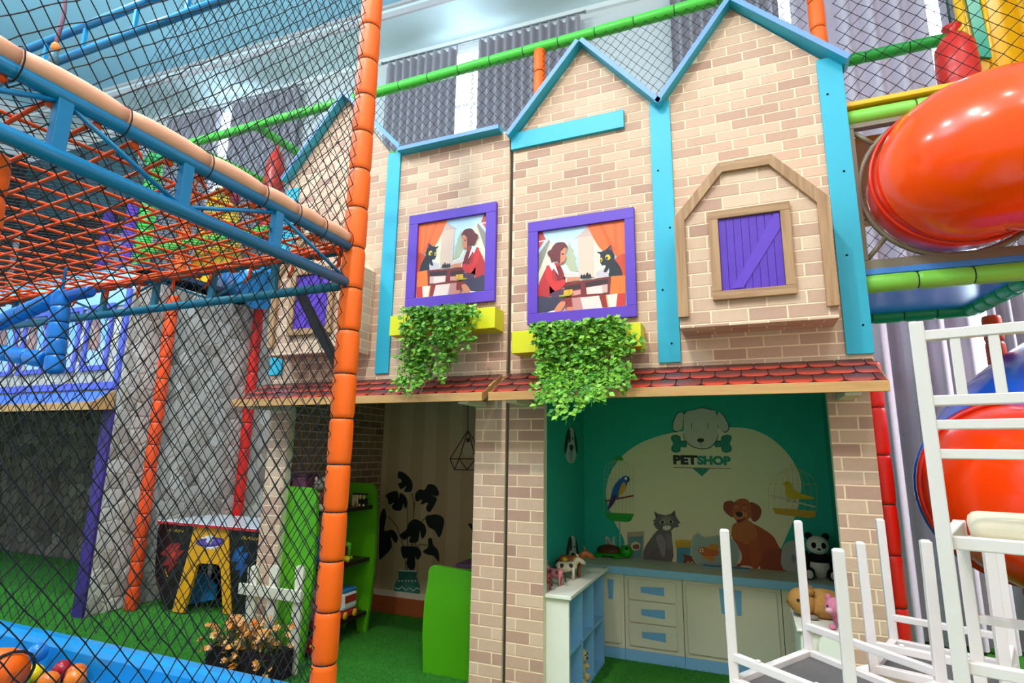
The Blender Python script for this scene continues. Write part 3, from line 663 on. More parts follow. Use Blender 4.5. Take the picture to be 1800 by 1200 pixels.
bone = [('0d4a3c', smooth([(720, 278), (722, 258), (745, 252), (768, 262), (772, 283), (800, 284), (800, 316), (770, 316), (768, 338), (745, 346), (722, 336), (722, 314), (732, 298)], 3)), ('0d4a3c', smooth([(1036, 278), (1036, 258), (1010, 252), (985, 262), (980, 283), (950, 284), (950, 316), (982, 316), (988, 338), (1012, 346), (1036, 336), (1037, 314), (1028, 298)], 3)),
        ('12896f', smooth([(724, 278), (726, 261), (745, 256), (765, 265), (769, 287), (800, 288), (800, 312), (767, 312), (765, 335), (745, 342), (726, 333), (726, 314), (736, 298)], 3)), ('12896f', smooth([(1032, 278), (1032, 261), (1010, 256), (988, 265), (983, 287), (950, 288), (950, 312), (985, 312), (991, 335), (1012, 342), (1032, 333), (1033, 314), (1024, 298)], 3))]
shapes('dog_logo_print', pet, bone+lg, pw, label='white dog head with a green bone in its mouth')
shapes('logo_line_print', pet, [('3a3630', stroke([(729, 424), (1036, 430)], 3)), ('12896f', [(832, 428), (925, 430), (882, 471)])], pw, base=.003)
def words(name, txt, parent, plane_y, p0, p1, m, shear=0, off=.02, h=.004, normal_y=True):
    cu = bpy.data.curves.new('lettering', 'FONT'); cu.body = txt; cu.offset = off; cu.extrude = .0; cu.shear = shear; cu.resolution_u = 3
    o = bpy.data.objects.new('lettering', cu); COL.objects.link(o); bpy.context.view_layer.update()
    me = bpy.data.meshes.new_from_object(o.evaluated_get(bpy.context.evaluated_depsgraph_get())); bpy.data.objects.remove(o)
    xs = [v.co.x for v in me.vertices]; ys = [v.co.y for v in me.vertices]
    q0 = at(*p0, 'Y', plane_y); q1 = at(*p1, 'Y', plane_y); mb = MB()
    mb.add([(q0.x+(q1.x-q0.x)*(v.co.x-min(xs))/(max(xs)-min(xs)), plane_y-h, q1.z+(q0.z-q1.z)*(v.co.y-min(ys))/(max(ys)-min(ys))) for v in me.vertices], [list(p.vertices) for p in me.polygons])
    return build(name, mb, m, parent)
words('lettering', 'PET', pet, YB, (940+729/3, 680+358/3), (940+860/3, 680+410/3), mat('2b2a26', .6, .03), off=.062)
words('lettering', 'SHOP', pet, YB, (940+855/3, 680+361/3), (940+1036/3, 680+414/3), mat('0f8a72', .6, .03), off=.062)
def cage(cx, top, bot, w, c1, c2, dome, tray):
    L_ = []
    for k in range(9):
        f = -1+2*k/8; x = cx+w*f
        L_.append((c1, stroke([(cx+w*f*.25, top+4), (cx+w*f*.8, top+dome*.45), (x, top+dome), (x, bot)], 1.8)))
    L_ += [(c1, stroke([(cx-w, (top*.7+bot*.3)+20), (cx+w, (top*.7+bot*.3)+20)], 2)), (c1, stroke(circ(cx, top-8, 10, 12, 12, 0, 1.99*PI), 2.5))]
    return L_+[(c2, tray)]
parrot = cage(444, 382, 660, 78, 'a9b59a', '1d9a2c', 55, [(368, 660), (526, 668), (508, 704), (490, 711), (400, 704)])+[
    ('1d9a2c', smooth([(420, 384), (430, 366), (445, 358), (460, 368), (466, 386)], 3)), ('8a3a24', stroke([(370, 602), (522, 572)], 9)),
    ('1d5fae', smooth([(455, 480), (480, 466), (500, 478), (492, 500), (478, 540), (450, 572), (415, 610), (392, 642), (386, 638), (400, 590), (415, 530), (435, 500)], 3)), ('d99a2a', smooth([(470, 500), (482, 520), (478, 545), (452, 572), (442, 570), (452, 530)], 3)), ('4a2a5a', smooth([(432, 570), (420, 610), (392, 645), (386, 640), (400, 600), (412, 570)], 3)), ('e8e0d0', circ(484, 482, 9, 8)), ('1c1c1c', smooth([(490, 472), (500, 480), (498, 498), (490, 500)], 3))]
shapes('parrot_print', pet, parrot+[('9fb8ae', stroke([(450, 710), (452, 880)], 7))], pw, base=.0018)
can = cage(1360, 424, 650, 128, 'cdb34e', 'cf9b22', 110, [(1252, 636), (1482, 652), (1480, 685), (1440, 690), (1270, 668)])+[('cfc6a4', stroke([(1240, 570), (1480, 632)], 9)),
    ('d9b018', smooth([(1308, 510), (1325, 496), (1345, 502), (1362, 535), (1400, 560), (1470, 580), (1460, 592), (1395, 588), (1350, 588), (1322, 565), (1322, 530)], 3)), ('2a2420', stroke([(1340, 585), (1332, 600), (1345, 606)], 2.5)), ('2a2420', stroke([(1375, 588), (1366, 604), (1380, 610)], 2.5)), ('2a2420', circ(1328, 508, 3))]
shapes('canary_print', pet, can, pw, base=.0018)
gcat = [('6a605e', smooth([(660, 745), (610, 800), (575, 860), (572, 910), (590, 915), (722, 925), (724, 800), (712, 745)], 3)), ('7d7270', smooth([(690, 800), (700, 770), (722, 790), (724, 840), (705, 860)], 3)), ('58504e', stroke([(612, 900), (625, 870), (660, 850)], 4)), ('8d8380', smooth([(640, 800), (665, 775), (690, 820), (680, 900)], 3)),
        ('6a605e', [(628, 655), (655, 668), (690, 676), (718, 668), (740, 648), (744, 680), (768, 716), (755, 722), (762, 735), (735, 742), (720, 756), (692, 762), (655, 752), (640, 745), (625, 720), (632, 712), (622, 706), (640, 690)]), ('5a4644', [(634, 664), (652, 674), (646, 692), (638, 690)]), ('5a4644', [(736, 660), (738, 684), (720, 672)]), ('857b79', smooth([(668, 690), (695, 680), (722, 690), (712, 720), (676, 722)], 3)),
        ('c9c2a8', circ(674, 712, 13, 10)), ('c9c2a8', circ(718, 710, 13, 10)), ('3c5a3a', circ(674, 712, 9, 9)), ('3c5a3a', circ(718, 710, 9, 9)), ('15181a', circ(674, 712, 5, 6)), ('15181a', circ(718, 710, 5, 6)), ('d9cdb4', smooth([(676, 736), (692, 728), (700, 726), (718, 734), (714, 748), (696, 755), (680, 750)], 3)), ('a0604e', [(692, 728), (706, 727), (699, 736)])]
shapes('grey_cat_print', pet, gcat, pw, base=.003)
gold = [('a8481e', smooth([(1085, 740), (1130, 715), (1200, 745), (1260, 790), (1290, 845), (1340, 900), (1375, 970), (1200, 965), (1195, 930), (1170, 960), (1140, 945), (1095, 940), (1072, 952), (1040, 946), (1085, 925), (1088, 870), (1045, 800), (1062, 760)], 3)), ('94401c', smooth([(1200, 955), (1195, 905), (1225, 860), (1290, 850), (1350, 910), (1375, 970)], 3)), ('b9632a', smooth([(1050, 720), (1120, 700), (1165, 740), (1170, 800), (1120, 828), (1085, 815), (1040, 790), (1038, 760)], 3)), ('b0521f', smooth([(1130, 830), (1175, 800), (1190, 900), (1160, 955), (1148, 940)], 3)),
        ('8f3f1c', smooth([(1002, 606), (1040, 600), (1060, 625), (1058, 670), (1040, 686), (1005, 660), (994, 635)], 3)), ('8f3f1c', smooth([(1130, 610), (1175, 620), (1195, 650), (1185, 690), (1160, 710), (1140, 690)], 3)), ('b1521f', smooth([(1050, 610), (1085, 588), (1125, 596), (1142, 640), (1140, 680), (1110, 706), (1075, 708), (1052, 690), (1040, 650)], 3)), ('c9763a', smooth([(1052, 672), (1085, 655), (1120, 665), (1115, 690), (1080, 700), (1060, 694)], 3)), ('231a18', smooth([(1058, 664), (1078, 656), (1096, 664), (1092, 682), (1072, 684)], 3)), ('7a1f1a', smooth([(1062, 700), (1095, 694), (1110, 680), (1104, 700), (1076, 716)], 3)), ('e6ded0', circ(1064, 632, 6, 5)), ('e6ded0', circ(1108, 636, 7, 5)), ('2a1c14', circ(1064, 632, 4)), ('2a1c14', circ(1108, 636, 4)), ('7c3416', stroke([(1050, 616), (1070, 612)], 4)), ('7c3416', stroke([(1096, 618), (1118, 622)], 4))]
shapes('golden_dog_print', pet, gold, pw, base=.003)
small = [('b7b2a4', smooth([(385, 870), (372, 800), (380, 786), (395, 800), (404, 835), (410, 800), (422, 784), (424, 830), (430, 850), (425, 880), (400, 885)], 3)), ('9a7f78', smooth([(384, 850), (378, 805), (390, 808), (398, 840)], 3)), ('20201e', circ(416, 856, 4)),
         ('b39d84', [(488, 765), (578, 760), (572, 905), (488, 910)]), ('5f8d88', [(495, 790), (570, 785), (566, 900), (498, 903)]), ('cdbfa6', circ(532, 838, 26, 24)), ('8a4a3c', smooth([(518, 835), (545, 828), (552, 845), (540, 855), (522, 850)], 3)),
         ('4a8fa0', [(748, 842), (820, 842), (822, 925), (750, 930)]), ('cf9d20', [(740, 812), (824, 812), (820, 845), (745, 845)]), ('d9ac2a', circ(782, 812, 42, 8)), ('7a3a1c', smooth([(785, 930), (790, 900), (782, 882), (800, 884), (820, 890), (842, 882), (856, 890), (846, 905), (852, 932)], 3)), ('c9a27a', smooth([(800, 932), (808, 918), (828, 916), (840, 932)], 3)), ('241614', circ(820, 920, 5)),
         ('a9b7a4', smooth([(830, 800), (860, 768), (900, 790), (980, 780), (1040, 800), (1078, 850), (1070, 920), (1040, 950), (870, 940), (826, 880)], 3)), ('9cab9c', smooth([(838, 806), (862, 776), (900, 797), (980, 788), (1036, 806), (1070, 852), (1062, 918), (1036, 944), (874, 934), (834, 880)], 3)),
         ('c8641e', smooth([(862, 858), (885, 842), (925, 848), (965, 858), (970, 880), (935, 895), (890, 892)], 3)), ('d08a24', smooth([(905, 848), (930, 826), (965, 832), (972, 850), (940, 856)], 3)), ('d08a24', smooth([(900, 890), (880, 912), (905, 900), (930, 920), (950, 905), (930, 892)], 3)), ('e9dcc8', circ(881, 860, 10)), ('8a2418', circ(881, 860, 5)),
         ('a8a7a0', smooth([(1310, 960), (1305, 850), (1340, 812), (1385, 815), (1430, 865), (1438, 970)], 3)), ('7d8797', smooth([(1350, 900), (1365, 880), (1378, 905), (1365, 925)], 3))]
shapes('fish_and_feed_print', pet, small, pw, base=.0022)
# dog faces printed on the left wall
def side(p, h):
    q = zoomed(*R4, [p])[0]; g = at(q[0], q[1], 'X', -1.335); return (-1.335+h, g.y, g.z)
petl = bpy.data.objects['wall_pet_shop_left']
for dy in (0, 570):
    k = lambda pts: [(x+(8 if dy else 0), y+dy) for x, y in pts]
    shapes('dog_face_print', petl, [('16211f', smooth(k([(172, 225), (190, 210), (206, 222), (222, 290), (226, 345), (212, 350), (190, 400), (170, 350), (156, 345), (158, 290)]), 3)), ('b9c4c0', smooth(k([(180, 222), (190, 212), (204, 226), (208, 290), (218, 360), (205, 395), (190, 402), (172, 392), (163, 360), (176, 290)]), 3)), ('16211f', smooth(k([(176, 230), (184, 226), (188, 280), (178, 290)]), 3)), ('2f7a68' if 0 else '8fa39d', smooth(k([(180, 350), (190, 340), (198, 352), (190, 400)]), 3)), ('121818', smooth(k([(180, 315), (190, 302), (203, 316), (190, 342)]), 3)), ('121818', circ(198+(8 if dy else 0), 272+dy, 4, 6))], side, base=.0012)
# ---- monstera and lamp printed on the toy shop wall
R6 = ((500, 760, 1160, 1200), 1800)
tw = on_wall(YT, *R6)
LEAF = '0f1d1c'
def stem(pts): return (LEAF, stroke(pts, 3.2))
mon = [stem([(612, 290), (622, 350), (606, 660)]), stem([(588, 350), (590, 450), (590, 660)]), stem([(625, 330), (612, 500), (612, 660)]), stem([(497, 400), (540, 450), (570, 540), (585, 660)]), stem([(690, 395), (655, 430), (630, 520), (622, 660)]), stem([(690, 540), (650, 535), (625, 560), (618, 660)])]
def leafc(*parts): return [(LEAF, smooth(p, 3)) for p in parts]
mon += leafc([(551, 185), (590, 205), (614, 240), (610, 280), (585, 285), (575, 278), (585, 255), (560, 272), (545, 245), (562, 238), (560, 225), (544, 215)],
             [(486, 300), (520, 282), (545, 285), (548, 318), (555, 290), (580, 305), (592, 340), (578, 365), (572, 340), (560, 372), (530, 372), (515, 355), (528, 335), (502, 345), (496, 320)],
             [(628, 295), (650, 272), (672, 275), (690, 248), (720, 252), (740, 280), (735, 305), (705, 300), (732, 318), (700, 380), (680, 365), (688, 335), (655, 345), (660, 320), (632, 330)],
             [(678, 405), (720, 392), (755, 402), (767, 430), (745, 503), (720, 468), (690, 450)],
             [(556, 490), (585, 465), (600, 430), (630, 415), (672, 440), (680, 480), (660, 510), (650, 470), (640, 522), (600, 525), (605, 495), (575, 515)],
             [(690, 510), (708, 508), (715, 540), (738, 565), (742, 620), (715, 590), (690, 585), (665, 570), (690, 548)],
             [(560, 548), (600, 545), (640, 550), (658, 580), (640, 610), (625, 590), (628, 640), (605, 658), (585, 625), (592, 600), (570, 600)],
             [(478, 362), (490, 400), (480, 470), (520, 465), (545, 500), (535, 530), (510, 500), (515, 550), (470, 600), (455, 600), (457, 470), (460, 400)])
shapes('monstera_print', toy, mon, tw, base=.001, lift=.0003)
va = [('2e6f60', smooth([(552, 660), (632, 662), (634, 690), (652, 740), (646, 785), (620, 815), (560, 812), (530, 785), (526, 740), (548, 695)], 3)), ('3f7f70', smooth([(580, 700), (620, 690), (625, 760), (600, 812), (575, 800)], 3)), ('cfd8c8', [(550, 657), (634, 660), (634, 667), (550, 664)]), ('cfd8c8', stroke([(530, 742), (550, 750), (565, 738), (585, 755), (600, 742), (620, 758), (635, 744), (650, 750)], 4))]+[('cfd8c8', [(546+k*16, 707), (555+k*16, 707), (555+k*16, 714), (546+k*16, 714)]) for k in range(6)]
shapes('vase_print', toy, va, tw, base=.004, lift=.0004)
wl = [stroke(p, 4.5) for p in ([(880, -130), (880, -10)], [(880, -10), (794, 126)], [(880, -10), (838, 126)], [(880, -10), (918, 126)], [(880, -10), (950, 100)], [(794, 126), (950, 126)], [(794, 126), (816, 178)], [(816, 178), (935, 180)], [(838, 126), (816, 178)], [(838, 126), (876, 178)], [(918, 126), (876, 178)], [(950, 126), (935, 180)])]
shapes('pendant_lamp_print', toy, [('c2ab86', circ(880, 80, 26, 38)), ('2c1d18', [(873, 25), (888, 25), (888, 46), (873, 46)])]+[('2c1d18', p) for p in wl], tw, base=.001, lift=.0003)
shapes('leaf_print', toy, leafc([(880, 437), (905, 440), (905, 470), (895, 462)], [(893, 570), (908, 560), (908, 590)]), tw, base=.001)
# ------------------------------------------------------------------ pet shop furniture
CRM = mat('d9d0b4', .45, .03, 5); SKY = mat('7fb3d6', .45, .05, 6); TOPW = mat('d3d2c0', .4, .03, 5)
ZT, YC = .655, 4.545
def rrect(x0, x1, z0, z1, r, n=4, taper=0):
    p = []
    for cx, cz, a in ((x1-r, z1-r, 0), (x0+r, z1-r, PI/2), (x0+r, z0+r, PI), (x1-r, z0+r, 1.5*PI)):
        p += [(cx+r*math.cos(a+PI/2*i/n), cz+r*math.sin(a+PI/2*i/n)) for i in range(n+1)]
    return p
def pillow(poly, y0, y1, c):             # front panel with softened rim
    mb = MB(); cx = sum(p[0] for p in poly)/len(poly); cz = sum(p[1] for p in poly)/len(poly); n = len(poly)
    s_ = [(p[0]+(-c if p[0] > cx else c), p[1]+(-c if p[1] > cz else c)) for p in poly]
    v = [(p[0], y1, p[1]) for p in poly]+[(p[0], y0+c*.6, p[1]) for p in poly]+[(p[0], y0, p[1]) for p in s_]
    fs = [list(range(2*n, 3*n))]+[(i, (i+1) % n, (i+1) % n+n, i+n) for i in range(n)]+[(i+n, (i+1) % n+n, (i+1) % n+2*n, i+2*n) for i in range(n)]
    return mb.add(v, fs)
def unit(label, x0, x1, fronts):
    t = thing('base_cabinet', label, 'cabinet', ((x0+x1)/2, YC+.17, 0), 'cabinets along the pet shop back wall')
    build('body', MB().cbox(x0+.002, x1-.002, YC, YB-.003, .075, ZT-.055, .002), CRM, t)
    build('plinth', MB().box(x0+.001, x1-.001, YC-.006, YC+.02, 0, .075), SKY, t)
    for kind, a, b, c, d, hs in fronts:
        f = build(kind, pillow(rrect(a, b, c, d, .018), YC-.014, YC+.002, .004), CRM, t)
        for hx0, hx1, hz0, hz1, tap in hs:
            q = [(hx0, hz0+(tap if abs(hx1-hx0) > (hz1-hz0) else 0)), (hx1, hz0), (hx1, hz1), (hx0, hz1-(tap if abs(hx1-hx0) > (hz1-hz0) else 0))] if (hx1-hx0) > (hz1-hz0) else [(hx0+tap, hz0), (hx1-tap, hz0), (hx1, hz1), (hx0, hz1)]
            q = clip(q, [(hx0, hz0), (hx1, hz0), (hx1, hz1), (hx0, hz1)])
            build('handle', MB().slab(q, YC-.018, YC-.0135, 'Y'), mat('6fa6cf', .4, .03), f)
    return t
z0, z1 = .105, .575
unit('narrow cream cabinet with one tall door beside the open cube shelf', -1.335, -.93, [('door', -1.12, -.955, z0, z1, [(-1.055, -1.005, .415, .555, .008)])])
dz = (z1-z0+.0)/3
def drawers(a, b, hx0, hx1): return [('drawer', a, b, z0+dz*i+(.008 if i else 0), z0+dz*(i+1), [(hx0, hx1, z0+dz*i+.055, z0+dz*i+.115, .010)]) for i in range(3)]
unit('cream cabinet of three drawers with blue handles in the middle of the run', -.93, -.50, drawers(-.895, -.545, -.80, -.63))
unit('wide cream double-door cabinet behind the left white chair legs', -.50, .16, [('door', -.475, -.175, z0, z1, [(-.245, -.185, .40, .565, .010)]), ('door', -.155, .13, z0, z1, [(-.145, -.095, .40, .565, .010)])])
unit('cream cabinet of three drawers at the right end, half behind chair legs', .16, .557, drawers(.205, .55, .30, .44))
ct = thing('countertop', 'pale worktop with a blue front edge running under the mural', 'worktop', (-.36, 4.73, ZT))
build('slab', MB().box(-1.333, .557, YC-.012, YB-.002, ZT-.012, ZT), TOPW, ct)
build('front_edge', MB().cbox(-1.333, .557, YC-.024, YC-.012, ZT-.055, ZT, .002), mat('8cbfe0', .4, .03), ct)
build('underlay', MB().box(-1.333, .557, YC-.012, YB-.002, ZT-.055, ZT-.012), SKY, ct)
p = at(1276, 998, 'Z', ZT)
tr = thing('tray', 'small blue recessed tray on the worktop below the golden dog', 'tray', (p.x, p.y, ZT))
build('base', MB().box(p.x-.16, p.x+.16, p.y-.03, p.y+.035, ZT, ZT+.004), mat('4f7f9e', .5), tr)
for a, b, c, d in ((-.16, .16, -.036, -.03), (-.16, .16, .035, .041), (-.166, -.16, -.036, .041), (.16, .166, -.036, .041)):
    build('rim', MB().box(p.x+a, p.x+b, p.y+c, p.y+d, ZT, ZT+.009), mat('6a9cba', .5), tr)
# cube shelf
cs = thing('cube_shelf', 'white cube shelf with six pale blue compartments, at right angles to the cabinets', 'shelf', (-1.19, 3.95, 0))
WL = mat('e9e4d4', .45, .02, 5); x0, x1, y0, y1, zt = -1.33, -1.055, 3.50, 4.40, .63
build('top', MB().cbox(x0, x1+.02, y0-.02, y1+.10, zt, zt+.022, .003), WL, cs)
build('end_panel', MB().box(x0, x1, y0, y0+.025, 0, zt), WL, cs)
build('end_panel', MB().box(x0, x1, y1-.02, y1, 0, zt), SKY, cs)
build('back_panel', MB().box(x0, x0+.012, y0+.025, y1-.02, 0, zt), SKY, cs)
for z in (.0, .305): build('shelf_board', MB().box(x0+.012, x1, y0+.025, y1-.02, z+.002, z+.018), SKY, cs)
for k in (1, 2):
    yy = y0+.025+(y1-.045-y0)*k/3
    for a, b in ((.018, .305), (.323, zt)): build('divider', MB().box(x0+.012, x1, yy-.008, yy+.008, a, b), SKY, cs)
# white low chest with arched door boards at the pier
ch = thing('low_chest', 'low white chest with rounded boards beside the right brick pier', 'chest', (.46, 3.62, 0))
build('body', MB().cbox(.20, .55, 3.53, 4.05, 0, .60, .012), WL, ch); build('top', MB().cbox(.185, .557, 3.51, 4.07, .60, .615, .006), WL, ch)
for xx, h in ((.33, .60), (.45, .56)): build('arch_board', MB().slab([(xx-.05, .02), (xx+.05, .02), (xx+.05, h-.05)]+[(xx+.05*math.cos(a), h-.05+.05*math.sin(a)) for a in [PI*k/8 for k in range(1, 8)]]+[(xx-.05, h-.05)], 3.49, 3.515, 'Y'), WL, ch)
build('skirt', MB().slab([(.25, 0), (.60, 0), (.60, .34), (.48, .40), (.36, .38)], 3.40, 3.425, 'Y'), mat('d9c9b8', .5), ch)
# ------------------------------------------------------------------ soft toys and figures in the pet shop
def fur(h, b=.5): return mat(h, .95, .18, 60, bump=b, spec=.1, bscale=260)
def toy_at(px, py, z): q = at(px, py, 'Z', z); return q
q = toy_at(1452, 1005, ZT); x, y = .43, 4.76
t = thing('plush_panda', 'black and white plush panda seated at the right end of the worktop', 'soft toy', (x, y, ZT))
B, WH = fur('17171a'), fur('d9d5cc')
build('body', MB().ball((x, y, ZT+.085), (.075, .065, .09), 16), WH, t); build('chest_band', MB().ball((x, y, ZT+.13), (.078, .068, .045), 16), B, t)
hd = build('head', MB().ball((x, y-.015, ZT+.225), (.075, .066, .066), 16), WH, t)
for s_ in (-1, 1):
    build('leg', MB().ball((x+s_*.075, y-.06, ZT+.04), (.04, .075, .04), 12), B, t); build('foot_pad', MB().ball((x+s_*.078, y-.13, ZT+.042), (.028, .008, .03), 10), WH, t)
    build('arm', MB().ball((x+s_*.085, y-.02, ZT+.12), (.03, .035, .065), 12), B, t)
    build('ear', MB().ball((x+s_*.055, y, ZT+.285), (.026, .016, .026), 10), B, hd); build('eye_patch', MB().ball((x+s_*.03, y-.072, ZT+.23), (.018, .01, .022), 8), B, hd)
build('nose', MB().ball((x, y-.083, ZT+.205), (.012, .008, .008), 8), B, hd)
x, y, z = .30, 3.80, .615
t = thing('plush_guinea_pig', 'tan plush guinea pig lying on the white chest', 'soft toy', (x, y, z)); TA = fur('c98f4e', .8)
build('body', MB().ball((x+.05, y, z+.075), (.13, .085, .08), 18), TA, t); h = build('head', MB().ball((x-.06, y-.03, z+.085), (.08, .07, .072), 16), TA, t)
for s_ in (-1, 1):
    build('eye', MB().ball((x-.085, y-.03+s_*.055-.01, z+.10), .009, 8), mat('101010', .2), h); build('ear', MB().ball((x-.02, y-.03+s_*.05, z+.145), (.025, .012, .02), 8), fur('a8753c'), h)
    build('foot', MB().ball((x-.02, y-.02+s_*.06, z+.014), (.035, .02, .014), 8), fur('8d7f70'), t)
build('nose', MB().ball((x-.137, y-.04, z+.075), (.008, .012, .008), 8), fur('7a4a34'), h)
x, y = .40, 3.62
t = thing('plush_pig', 'small pink plush pig in front of the tan guinea pig', 'soft toy', (x, y, z)); PK = fur('dc7f9b')
build('body', MB().ball((x+.02, y, z+.055), (.055, .05, .055), 14), PK, t); h = build('head', MB().ball((x-.015, y-.02, z+.105), (.052, .048, .05), 14), PK, t)
build('snout', MB().ball((x-.05, y-.055, z+.095), (.02, .016, .015), 8), fur('edb3c2'), h)
for s_ in (-1, 1):
    build('eye', MB().ball((x-.03+s_*.028, y-.062, z+.118), .006, 8), mat('101010', .2), h); build('ear', MB().ball((x+s_*.035-.01, y-.01, z+.15), (.016, .01, .02), 8), PK, h)
    build('foot', MB().ball((x+s_*.04, y-.045, z+.014), (.02, .025, .014), 8), PK, t)
# turtle
q = at(1078, 978, 'Z', ZT); x, y = q.x, q.y
t = thing('toy_turtle', 'green toy turtle with a brown shell on the worktop', 'toy', (x, y, ZT)); GR = mat('17a51c', .35, .05)
build('shell', MB().ball((x-.03, y, ZT+.045), (.11, .075, .05), 18), mat('5a2f18', .55, .4, 30, bump=.4), t)
build('rim', MB().ball((x-.03, y, ZT+.022), (.125, .09, .018), 18), GR, t); h = build('head', MB().ball((x+.115, y-.03, ZT+.055), (.055, .05, .05), 14), GR, t)
for s_ in (-1, 1):
    build('eye', MB().ball((x+.13, y-.03+s_*.025-.025, ZT+.085), .012, 8), mat('0c0c0c', .2), h)
    for dx in (-.11, .05): build('flipper', MB().ball((x+dx, y+s_*.08, ZT+.012), (.04, .03, .012), 8), GR, t)
# farm animals
def beast(name, label, x, y, z, s_, c, rot, spots=None):
    t = thing(name, label, 'toy animal', (x, y, z), 'toy farm animals on the cube shelf'); M = mat(c, .5, .15, 40); t.rotation_euler[2] = rot
    mb = MB(); mb.tube([(-.06*s_, 0, .07*s_), (-.045*s_, 0, .075*s_), (0, 0, .07*s_), (.045*s_, 0, .077*s_), (.065*s_, 0, .08*s_)], [.016*s_, .028*s_, .03*s_, .027*s_, .015*s_], 10)
    build('body', mb, M, t, local=True)
    h = build('head', MB().tube([(.05*s_, 0, .085*s_), (.075*s_, 0, .115*s_), (.10*s_, 0, .10*s_), (.118*s_, 0, .088*s_)], [.02*s_, .017*s_, .015*s_, .009*s_], 8), M, t, local=True)
    for sg in (-1, 1):
        build('ear', MB().ball((.07*s_, sg*.016*s_, .133*s_), (.004*s_, .006*s_, .013*s_), 6), M, h, local=True)
        for dx in (-.045, .04): build('leg', MB().tube([(dx*s_, sg*.016*s_, .07*s_), (dx*s_+.004, sg*.018*s_, .035*s_), (dx*s_, sg*.018*s_, .002)], [.011*s_, .007*s_, .008*s_], 7), M, t, local=True)
    build('tail', MB().tube([(-.06*s_, 0, .08*s_), (-.078*s_, 0, .06*s_), (-.08*s_, 0, .03*s_)], [.006*s_, .005*s_, .006*s_], 6), mat('3a2a22', .7), t, local=True)
    if spots:
        mb = MB()
        for px_, py_ in ((-.03, 1), (.02, 1), (-.03, -1), (.025, -1)): mb.ball((px_*s_, py_*.019*s_, .08*s_), (.018*s_, .012*s_, .015*s_), 8)
        build('spots', mb, mat(spots, .5), t, local=True)
for a in (('toy_calf', 'small reddish toy calf nearest the pier on the cube shelf', -1.25, 3.60, 1.0, 'a8453a', 2.6, None), ('toy_piglet', 'pink spotted toy animal between the calf and the horse', -1.22, 3.74, 1.0, 'c97a78', 2.9, '7a3c3c'), ('toy_cow', 'cream and black toy cow standing before the brown horse', -1.20, 3.92, 1.15, 'cfc0a4', .5, '2a2522'), ('toy_horse', 'brown toy horse with a yellow saddle at the back of the group', -1.20, 4.03, 1.4, '9a4f20', .35, 'e0b828')):
    beast(a[0], a[1], a[2], a[3], .652, a[4], a[5], a[6], a[7])
x, y, z = -1.12, 3.93, .018
t = thing('plush_bear', 'small cream teddy bear in the bottom compartment of the cube shelf', 'soft toy', (x, y, z)); CB = fur('d9b878')
build('body', MB().ball((x, y, z+.07), (.05, .06, .07), 12), CB, t); h = build('head', MB().ball((x+.01, y, z+.165), (.05, .055, .05), 12), CB, t)
for s_ in (-1, 1):
    build('ear', MB().ball((x+.01, y+s_*.045, z+.21), (.012, .02, .02), 8), CB, h); build('leg', MB().ball((x+.03, y+s_*.05, z+.025), (.04, .025, .025), 8), CB, t); build('arm', MB().ball((x+.03, y+s_*.06, z+.09), (.03, .02, .02), 8), CB, t)
    build('eye', MB().ball((x+.055, y+s_*.02, z+.178), .006, 6), mat('101010', .3), h)
build('nose', MB().ball((x+.06, y, z+.158), .009, 6), mat('2a1a14', .3), h)
# ------------------------------------------------------------------ toy shop shelving
GRN = mat('57a80f', .4, .05, 4); DRK = mat('2a1420', .35, .1, 8)
def gpanel(x0, x1, h, foot=True):        # curvy side panel outline in x,z
    w_ = x1-x0
    o = [(x0, 0), (x0+w_*.28, 0), (x0+w_*.36, .07), (x0+w_*.62, .09), (x0+w_*.68, .0), (x1-.03, 0), (x1-.005, .25), (x1+.015, .6), (x1+.012, .9), (x1-.01, h-.08)]+[(x1-.09+.08*math.cos(a), h-.08+.08*math.sin(a)) for a in [PI/2*k/5 for k in range(1, 6)]]+[(x0, h)]
    return o
sh = thing('toy_shelf', 'green-sided shelf with three dark boards holding toys, along the left wall', 'shelf', (-3.2, 3.88, 0))
for y in (3.50, 4.25): build('side_panel', MB().slab(gpanel(-3.395, -3.03, 1.215), y, y+.028, 'Y'), GRN, sh)
SHZ = (.17, .60, 1.03)
for z in SHZ: build('shelf_board', MB().cbox(-3.39, -3.06, 3.528, 4.249, z-.03, z, .003), DRK, sh)
sh2 = thing('toy_shelf', 'green curved side of a low shelf left of the middle brick pier', 'shelf', (-1.95, 3.7, 0))
pts = [(-2.165, 0), (-2.185, .25), (-2.18, .45), (-2.155, .62)]+[(-2.105+.05*math.cos(a), .655+.05*math.sin(a)) for a in [PI-PI/2*k/5 for k in range(6)]]+[(-1.72, .68), (-1.72, 0)]
build('side_panel', MB().slab(pts, 3.70, 3.73, 'Y'), GRN, sh2); build('side_panel', MB().slab(pts, 4.35, 4.38, 'Y'), GRN, sh2)
build('top_board', MB().cbox(-1.95, -1.67, 3.72, 4.37, .70, .725, .003), mat('46203c', .4), sh2)
for z in (.15, .42): build('shelf_board', MB().cbox(-2.14, -1.68, 3.73, 4.35, z, z+.025, .003), DRK, sh2)
